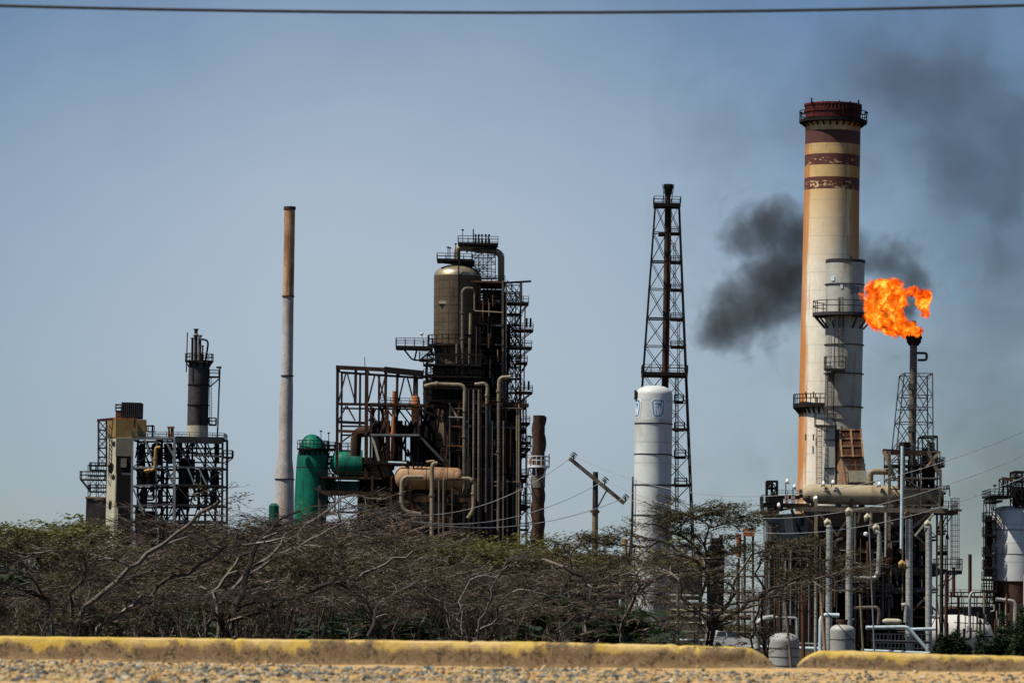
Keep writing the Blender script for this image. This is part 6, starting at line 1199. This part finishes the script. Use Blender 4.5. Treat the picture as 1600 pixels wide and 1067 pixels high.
# dark leafy bushes at the right
def bush(lab, px, ytop, D, wpx, seed):
    rg = random.Random(seed); x = W(px, 990, D).x; g_ = gz(x, D); H = W(px, ytop, D).z-g_; Wd = wpx*D/FPX/2; T = Thing('bush', lab, 'bush', (x, D, g_)); s = MB(); l = MB()
    for k in range(26):
        a = rg.uniform(0, 6.28); r = rg.random()**.5; tip = Vector((x+math.cos(a)*Wd*r, D+math.sin(a)*Wd*r*.8, g_+H*(1-.55*r*r)*rg.uniform(.7, 1))); s.tube([Vector((x+rg.gauss(0, .1), D, g_)), Vector((x, D, g_)).lerp(tip, .5)+Vector((rg.gauss(0, .2), 0, .1)), tip], [.03, .02, .01], 4)
    for k in range(11000):
        a = rg.uniform(0, 6.28); r = rg.random()**.5; zt = (1-.35*r*r); q = Vector((x+math.cos(a)*Wd*r*1.05, D+math.sin(a)*Wd*r*.8, 0)); c = mnoise.noise(Vector((q.x*1.1, q.y*1.1, seed)))
        q.z = g_+H*(zt*(1+.6*c))*rg.random()**.6; n = mnoise.noise(q*1.9)
        if n < -.3: continue
        aa = rg.uniform(0, 6.28); L = rg.uniform(.08, .17); d = Vector((math.cos(aa), math.sin(aa), rg.uniform(-.6, .4)))*L; e = Vector((-math.sin(aa), math.cos(aa), rg.uniform(-.6, .6)))*L*.45; l.quad(q-d, q-e, q+d, q+e)
    T.part('stems', s, M['bark']); T.part('foliage', l, M['leaf_green'])
bush('dark green leafy bush between the dark post and the white half dome', 1488, 992, 250, 66, 1); bush('larger dark green leafy bush below the silo', 1566, 974, 260, 84, 2); bush('dark green leafy bush at the right picture edge', 1606, 976, 245, 70, 3)
# hero trees with guided limbs
def hero(lab, D, base, limbs, H, tm='bark', seed=1, lm='leaf_drab', leafp=.1, leafz=.5, sub=6, subL=1.3, maxlev=5, flat=.9, dens=1.0, ls=.07, topy=None):
    P = at(D); b = P(*base); b.z = min(b.z, gz(b.x, D)+.02); T = Thing('thorn_tree', lab, 'tree', b); G = TreeGen(seed, H, leafp, leafz, flat, .012, dens, ls); G.base = gz(b.x, D)
    for L in limbs:
        pts = [P(x, y, d) for (x, y, d) in L[0]]
        if L[3] if len(L) > 3 else True: pts[0].z = min(pts[0].z, b.z) if L[0][0][1] >= 990 else pts[0].z
        G.limb_path(pts, L[1]*P.s*.8, L[2]*P.s*.75, sub, subL, 2, maxlev)
    G.done(T, tm, 'twig_brown', lm); return T
hero('large bare thorn tree whose long diagonal limb reaches over the steel structure', 128, (112, 1012), [([(112, 1012, 0), (120, 965, .2), (150, 935, .4), (200, 887, .5), (250, 852, .6), (300, 815, .4), (338, 787, .2)], 8, 3.5), ([(112, 1005, 0), (116, 955, -.2), (112, 925, -.4), (135, 900, -.6), (138, 872, -.6), (118, 866, -.9), (95, 862, -1)], 6.5, 2.5),
     ([(200, 887, .5), (180, 873, -.2), (160, 876, -.6), (140, 868, -1)], 3.2, 1.6), ([(120, 1008, .2), (150, 980, .6), (205, 945, .8), (255, 905, 1), (300, 890, .8), (345, 858, .6), (400, 848, .4)], 6, 2.6)], 3.7, 'bark_pale', 11, sub=9, subL=.95, leafp=.15, maxlev=5)
hero('thorn tree at the far left with limbs bending out of the picture', 135, (80, 1012), [([(80, 1012, 0), (80, 950, .1), (75, 935, .1), (40, 918, -.2), (0, 908, -.5), (-40, 890, -.8)], 7, 3), ([(80, 960, 0), (60, 930, .5), (57, 895, .7), (30, 880, .6), (-10, 873, .4)], 4, 1.8)], 3.2, 'bark', 12, sub=7, subL=.9)
hero('dark twin trunk thorn tree left of centre with rising limbs', 140, (352, 1012), [([(345, 1012, 0), (340, 960, .1), (332, 925, .2), (350, 905, .2), (372, 870, .4)], 10, 3), ([(355, 1012, 0), (368, 960, .1), (380, 920, 0), (392, 880, -.3), (402, 850, -.6), (440, 812, -.8)], 11, 3), ([(368, 965, 0), (420, 950, .4), (480, 925, .6), (540, 905, .7), (600, 880, .8), (645, 860, .6)], 6, 2)], 3.9, 'bark', 13, sub=8, subL=1.0)
hero('slanting thorn limb tree reaching right over the slim stack foot', 145, (300, 1012), [([(300, 1012, .3), (330, 950, .3), (380, 900, .2), (440, 850, 0), (490, 812, -.2), (545, 775, -.4)], 6, 2.5), ([(380, 900, .2), (430, 870, .6), (500, 835, .8), (560, 800, .9)], 3.5, 1.6)], 4.6, 'bark_pale', 14, sub=9, subL=1.0)
hero('small pale forked thorn tree below the tan drum', 132, (582, 1012), [([(578, 1012, 0), (582, 965, 0), (590, 945, 0), (620, 925, .2), (655, 905, .3)], 3.8, 1.8), ([(582, 962, 0), (572, 940, -.3), (570, 915, -.4)], 2.5, 1.2), ([(605, 1012, .3), (618, 975, .4), (628, 935, .5), (632, 915, .5)], 3, 1.5), ([(575, 1000, 0), (545, 970, -.2), (520, 940, -.3)], 3, 1.6)], 2.6, 'bark_pale', 15, sub=5, subL=.7)
hero('pale many armed thorn tree left of the centre kerb joint', 135, (738, 1012), [([(738, 1012, 0), (748, 970, 0), (762, 945, .2), (775, 905, .3), (790, 880, .3)], 5.5, 2), ([(745, 985, 0), (770, 975, -.2), (778, 950, -.3), (800, 925, -.4)], 3.2, 1.6), ([(738, 1005, 0), (722, 965, .2), (718, 940, .2), (735, 905, .4)], 3.6, 1.7), ([(735, 1000, 0), (700, 960, -.3), (690, 940, -.5), (660, 915, -.6)], 3, 1.4)], 3.0, 'bark_pale', 16, sub=6, subL=.8)
hero('dark thorn tree in the centre with a long limb rising right', 138, (910, 1012), [([(905, 1012, 0), (912, 975, 0), (928, 945, 0), (924, 920, 0), (910, 900, .1), (880, 885, .2)], 7.5, 3), ([(928, 945, 0), (960, 932, .2), (1000, 925, .3), (1030, 905, .3), (1068, 880, .2)], 5, 2.2), ([(960, 1012, .4), (975, 970, .4), (990, 945, .5), (1000, 915, .5)], 7, 3), ([(855, 1012, 0), (870, 985, 0), (900, 960, 0)], 4, 2)], 3.2, 'bark', 17, sub=6, subL=.9)
hero('forked dark thorn tree with wide limbs right of the white column foot', 136, (1112, 1014), [([(1106, 1014, 0), (1104, 970, 0), (1085, 950, 0), (1065, 935, .2), (1062, 905, .2)], 7.5, 2.6), ([(1118, 1014, 0), (1112, 975, .1), (1108, 945, 0), (1104, 900, 0), (1085, 875, -.2)], 7.5, 2.6), ([(1112, 970, 0), (1140, 940, -.2), (1150, 900, -.3), (1172, 868, -.4)], 4.5, 2), ([(1112, 975, 0), (1160, 955, .2), (1195, 925, .3), (1240, 908, .3), (1290, 900, .3)], 4.2, 2.2), ([(1040, 1014, .6), (1060, 980, .5), (1085, 960, .5), (1100, 945, .4)], 4, 2), ([(1170, 1014, .4), (1180, 970, .4), (1192, 935, .3)], 3.8, 2)], 3.0, 'bark', 18, sub=7, subL=1.0, lm='leaf_drab', leafp=.2)
hero('umbrella topped thorn tree with a thin green canopy before the white column', 150, (1085, 1014), [([(1085, 1014, .5), (1098, 930, .5), (1106, 878, .4), (1085, 850, .3), (1062, 835, .2), (1040, 826, .1)], 5.5, 2), ([(1098, 930, .5), (1068, 890, .2), (1058, 862, .1), (1030, 845, 0), (1000, 838, -.2)], 4, 1.5), ([(1106, 878, .4), (1100, 850, .6), (1110, 825, .7), (1135, 815, .8)], 3.2, 1.4), ([(1062, 835, .2), (1065, 820, .1), (1090, 806, .1), (1110, 802, .1)], 2, 1.2), ([(1030, 845, 0), (1000, 856, .2), (975, 852, .3)], 1.8, 1), ([(1110, 825, .7), (1100, 812, .7), (1075, 803, .7)], 1.6, 1)], 4.9, 'bark', 19, lm='leaf_drab', leafp=1.6, leafz=.66, sub=8, subL=.85, flat=.96, ls=.06)
hero('thorn tree fanning long thin twigs over the left foot of the right block', 150, (1215, 1016), [([(1215, 1016, .8), (1190, 960, .6), (1200, 925, .5), (1240, 893, .3), (1275, 880, .2)], 4, 1.8), ([(1200, 925, .5), (1225, 912, .1), (1262, 898, 0), (1295, 902, 0)], 3, 1.4), ([(1200, 925, .5), (1180, 895, .5), (1190, 872, .5), (1225, 862, .4)], 2.6, 1.2)], 3.6, 'bark', 20, lm='leaf_drab', leafp=.6, leafz=.6, sub=9, subL=.9, ls=.055)
hero('leafless wiry tree tip left of the utility pole', 170, (895, 1012), [([(895, 1012, 0), (890, 920, 0), (893, 870, 0), (905, 850, 0), (912, 835, 0)], 4, 1.6), ([(893, 870, 0), (880, 850, 0), (890, 838, 0)], 2, 1)], 5, 'bark', 21, sub=3, subL=.55, maxlev=4)
# ================================================================== SMOKE AND FLAME
def blobs_field(nt, vec, blobs):
    tot = None
    for (c, r, k) in blobs:
        vm = nt.nodes.new('ShaderNodeVectorMath'); vm.operation = 'DISTANCE'; nt.links.new(vec, vm.inputs[0]); vm.inputs[1].default_value = c
        q = math_(nt, 'MULTIPLY', math_(nt, 'SUBTRACT', 1, math_(nt, 'DIVIDE', vm.outputs['Value'], r), None, True), k)
        tot = q if tot is None else math_(nt, 'ADD', tot, q)
    return tot
def volume_thing(name, lab, cat, D, blobs, half, build, distort=(.15, 1.5), second=None):
    P = at(D); cs = [P(x, y) for x, y, r, k in blobs]; rr = [r*P.s for x, y, r, k in blobs]
    x0 = min(c.x-r for c, r in zip(cs, rr)); x1 = max(c.x+r for c, r in zip(cs, rr)); z0 = min(c.z-r for c, r in zip(cs, rr)); z1 = max(c.z+r for c, r in zip(cs, rr))
    org = Vector(((x0+x1)/2, D, (z0+z1)/2)); mat = bpy.data.materials.new(name); mat.use_nodes = True; nt = mat.node_tree; nt.nodes.clear(); out = nt.nodes.new('ShaderNodeOutputMaterial')
    tc = nt.nodes.new('ShaderNodeTexCoord'); vec = tc.outputs['Object']
    nz = nt.nodes.new('ShaderNodeTexNoise'); nz.inputs['Scale'].default_value = distort[0]; nz.inputs['Detail'].default_value = 3; nt.links.new(vec, nz.inputs['Vector'])
    a = nt.nodes.new('ShaderNodeVectorMath'); a.operation = 'SUBTRACT'; nt.links.new(nz.outputs['Color'], a.inputs[0]); a.inputs[1].default_value = (.5, .5, .5)
    s_ = nt.nodes.new('ShaderNodeVectorMath'); s_.operation = 'SCALE'; nt.links.new(a.outputs[0], s_.inputs[0]); s_.inputs['Scale'].default_value = distort[1]
    ad = nt.nodes.new('ShaderNodeVectorMath'); ad.operation = 'ADD'; nt.links.new(vec, ad.inputs[0]); nt.links.new(s_.outputs[0], ad.inputs[1])
    f = blobs_field(nt, ad.outputs[0], [(tuple(c-org), r, k) for c, r, (_, _, _, k) in zip(cs, rr, blobs)])
    build(nt, vec, f, out); pad = distort[1]*.25
    mb = MB().box(x0-pad, x1+pad, D-half, D+half, z0-pad, z1+pad)
    return single(name, lab, cat, mb, mat, org, kind='stuff')
def smoke_build(dens, thr, ns, col=(.04,.04,.045), soft=.35):
    def f_(nt, vec, f, out):
        n = noise_n(nt, vec, ns, 6, .66, None, .6); v = math_(nt, 'ADD', f, math_(nt, 'MULTIPLY', math_(nt, 'SUBTRACT', n, .5), 1.75))
        d = ramp(nt, math_(nt, 'SUBTRACT', v, thr), [(0, 0), (soft, .6), (1, 1)])
        p = nt.nodes.new('ShaderNodeVolumePrincipled'); p.inputs['Color'].default_value = (*col, 1); nt.links.new(math_(nt, 'MULTIPLY', d, dens), p.inputs['Density']); nt.links.new(p.outputs[0], out.inputs['Volume'])
    return f_
volume_thing('black_smoke', 'dark sooty smoke cloud drifting left behind the big chimney', 'smoke', 600,
    [(1440, 438, 30, 1.2), (1405, 400, 46, .6), (1413, 484, 30, 1.6), (1425, 450, 30, 1.0), (1148, 375, 40, 1.05), (1185, 352, 50, 1.1), (1225, 350, 56, 1), (1262, 372, 52, 1), (1300, 385, 50, .9), (1345, 395, 48, .9), (1385, 415, 42, .8), (1418, 432, 30, 1.1), (1215, 415, 66, 1), (1175, 468, 72, .9), (1130, 500, 66, .8), (1230, 470, 70, .75), (1270, 430, 70, .7), (1112, 520, 44, .5), (1150, 530, 48, .6), (1200, 510, 50, .5)], 5, smoke_build(.36, .2, .3, (.075,.058,.046), .5), (.2, 4.2))
volume_thing('drifting_smoke', 'thin grey smoke veil drifting high at the upper right of the sky', 'smoke', 680,
    [(1560, 560, 190, .7), (1450, 330, 150, .45), (1540, 60, 130, .5), (1500, 770, 170, .55), (1620, 740, 170, .6), (1400, 620, 130, .35), (1450, 60, 140, .5), (1600, 320, 170, .6), (1350, 200, 150, .45), (1500, 130, 95, .9), (1545, 200, 105, .9), (1440, 170, 95, .8), (1520, 290, 85, .9), (1470, 250, 90, .8), (1580, 270, 90, .7), (1390, 110, 90, .6), (1600, 150, 110, .7), (1130, 240, 90, .45), (1210, 180, 100, .4), (1330, 100, 110, .5), (1620, 420, 130, .5), (1500, 420, 110, .4)], 9, smoke_build(.075, .05, .11, (.16,.14,.12), .9), (.07, 12))
def flame_build(nt, vec, f, out):
    n = noise_n(nt, vec, .62, 7, .68); n2 = noise_n(nt, vec, .95, 6, .68, None, 1.0)
    v = math_(nt, 'ADD', f, math_(nt, 'MULTIPLY', math_(nt, 'SUBTRACT', n, .5), 2.6)); edge = ramp(nt, math_(nt, 'SUBTRACT', v, .46), [(0, 0), (.12, .25), (.3, 1)])
    heat = math_(nt, 'ADD', math_(nt, 'MULTIPLY', v, .22), math_(nt, 'MULTIPLY', n2, 1.3))
    col = ramp(nt, heat, [(.54, (.06,.006,.001)), (.66, (.5,.025,.002)), (.79, (1,.10,.003)), (.91, (1,.23,.006)), (1.0, (1,.6,.08))])
    st = ramp(nt, heat, [(.50, .06), (.66, .6), (.82, 1), (1, 1.2)])
    em = nt.nodes.new('ShaderNodeEmission'); nt.links.new(col, em.inputs[0]); nt.links.new(math_(nt, 'MULTIPLY', math_(nt, 'MULTIPLY', st, edge), 6.6), em.inputs[1])
    ab = nt.nodes.new('ShaderNodeVolumeAbsorption'); ab.inputs[0].default_value = (.05,.05,.05,1); nt.links.new(math_(nt, 'MULTIPLY', edge, 6.0), ab.inputs['Density'])
    a = nt.nodes.new('ShaderNodeAddShader'); nt.links.new(em.outputs[0], a.inputs[0]); nt.links.new(ab.outputs[0], a.inputs[1]); nt.links.new(a.outputs[0], out.inputs['Volume'])
volume_thing('flare_flame', 'bright orange flame blowing left from the small flare stack tip', 'flame', 483,
    [(1374, 460, 34, 1.3), (1392, 460, 36, 1.3), (1402, 478, 30, 1.0), (1386, 492, 38, 1.3), (1370, 486, 30, 1.2), (1408, 507, 28, 1.3), (1424, 515, 20, 1.6), (1431, 512, 10, 1.6), (1441, 460, 24, 1.1), (1447, 474, 22, 1.1), (1430, 456, 16, .8), (1447, 486, 13, 1.), (1411, 490, 17, -1.6), (1420, 470, 13, -1.2)], 2.6, flame_build, (.4, 3.0))
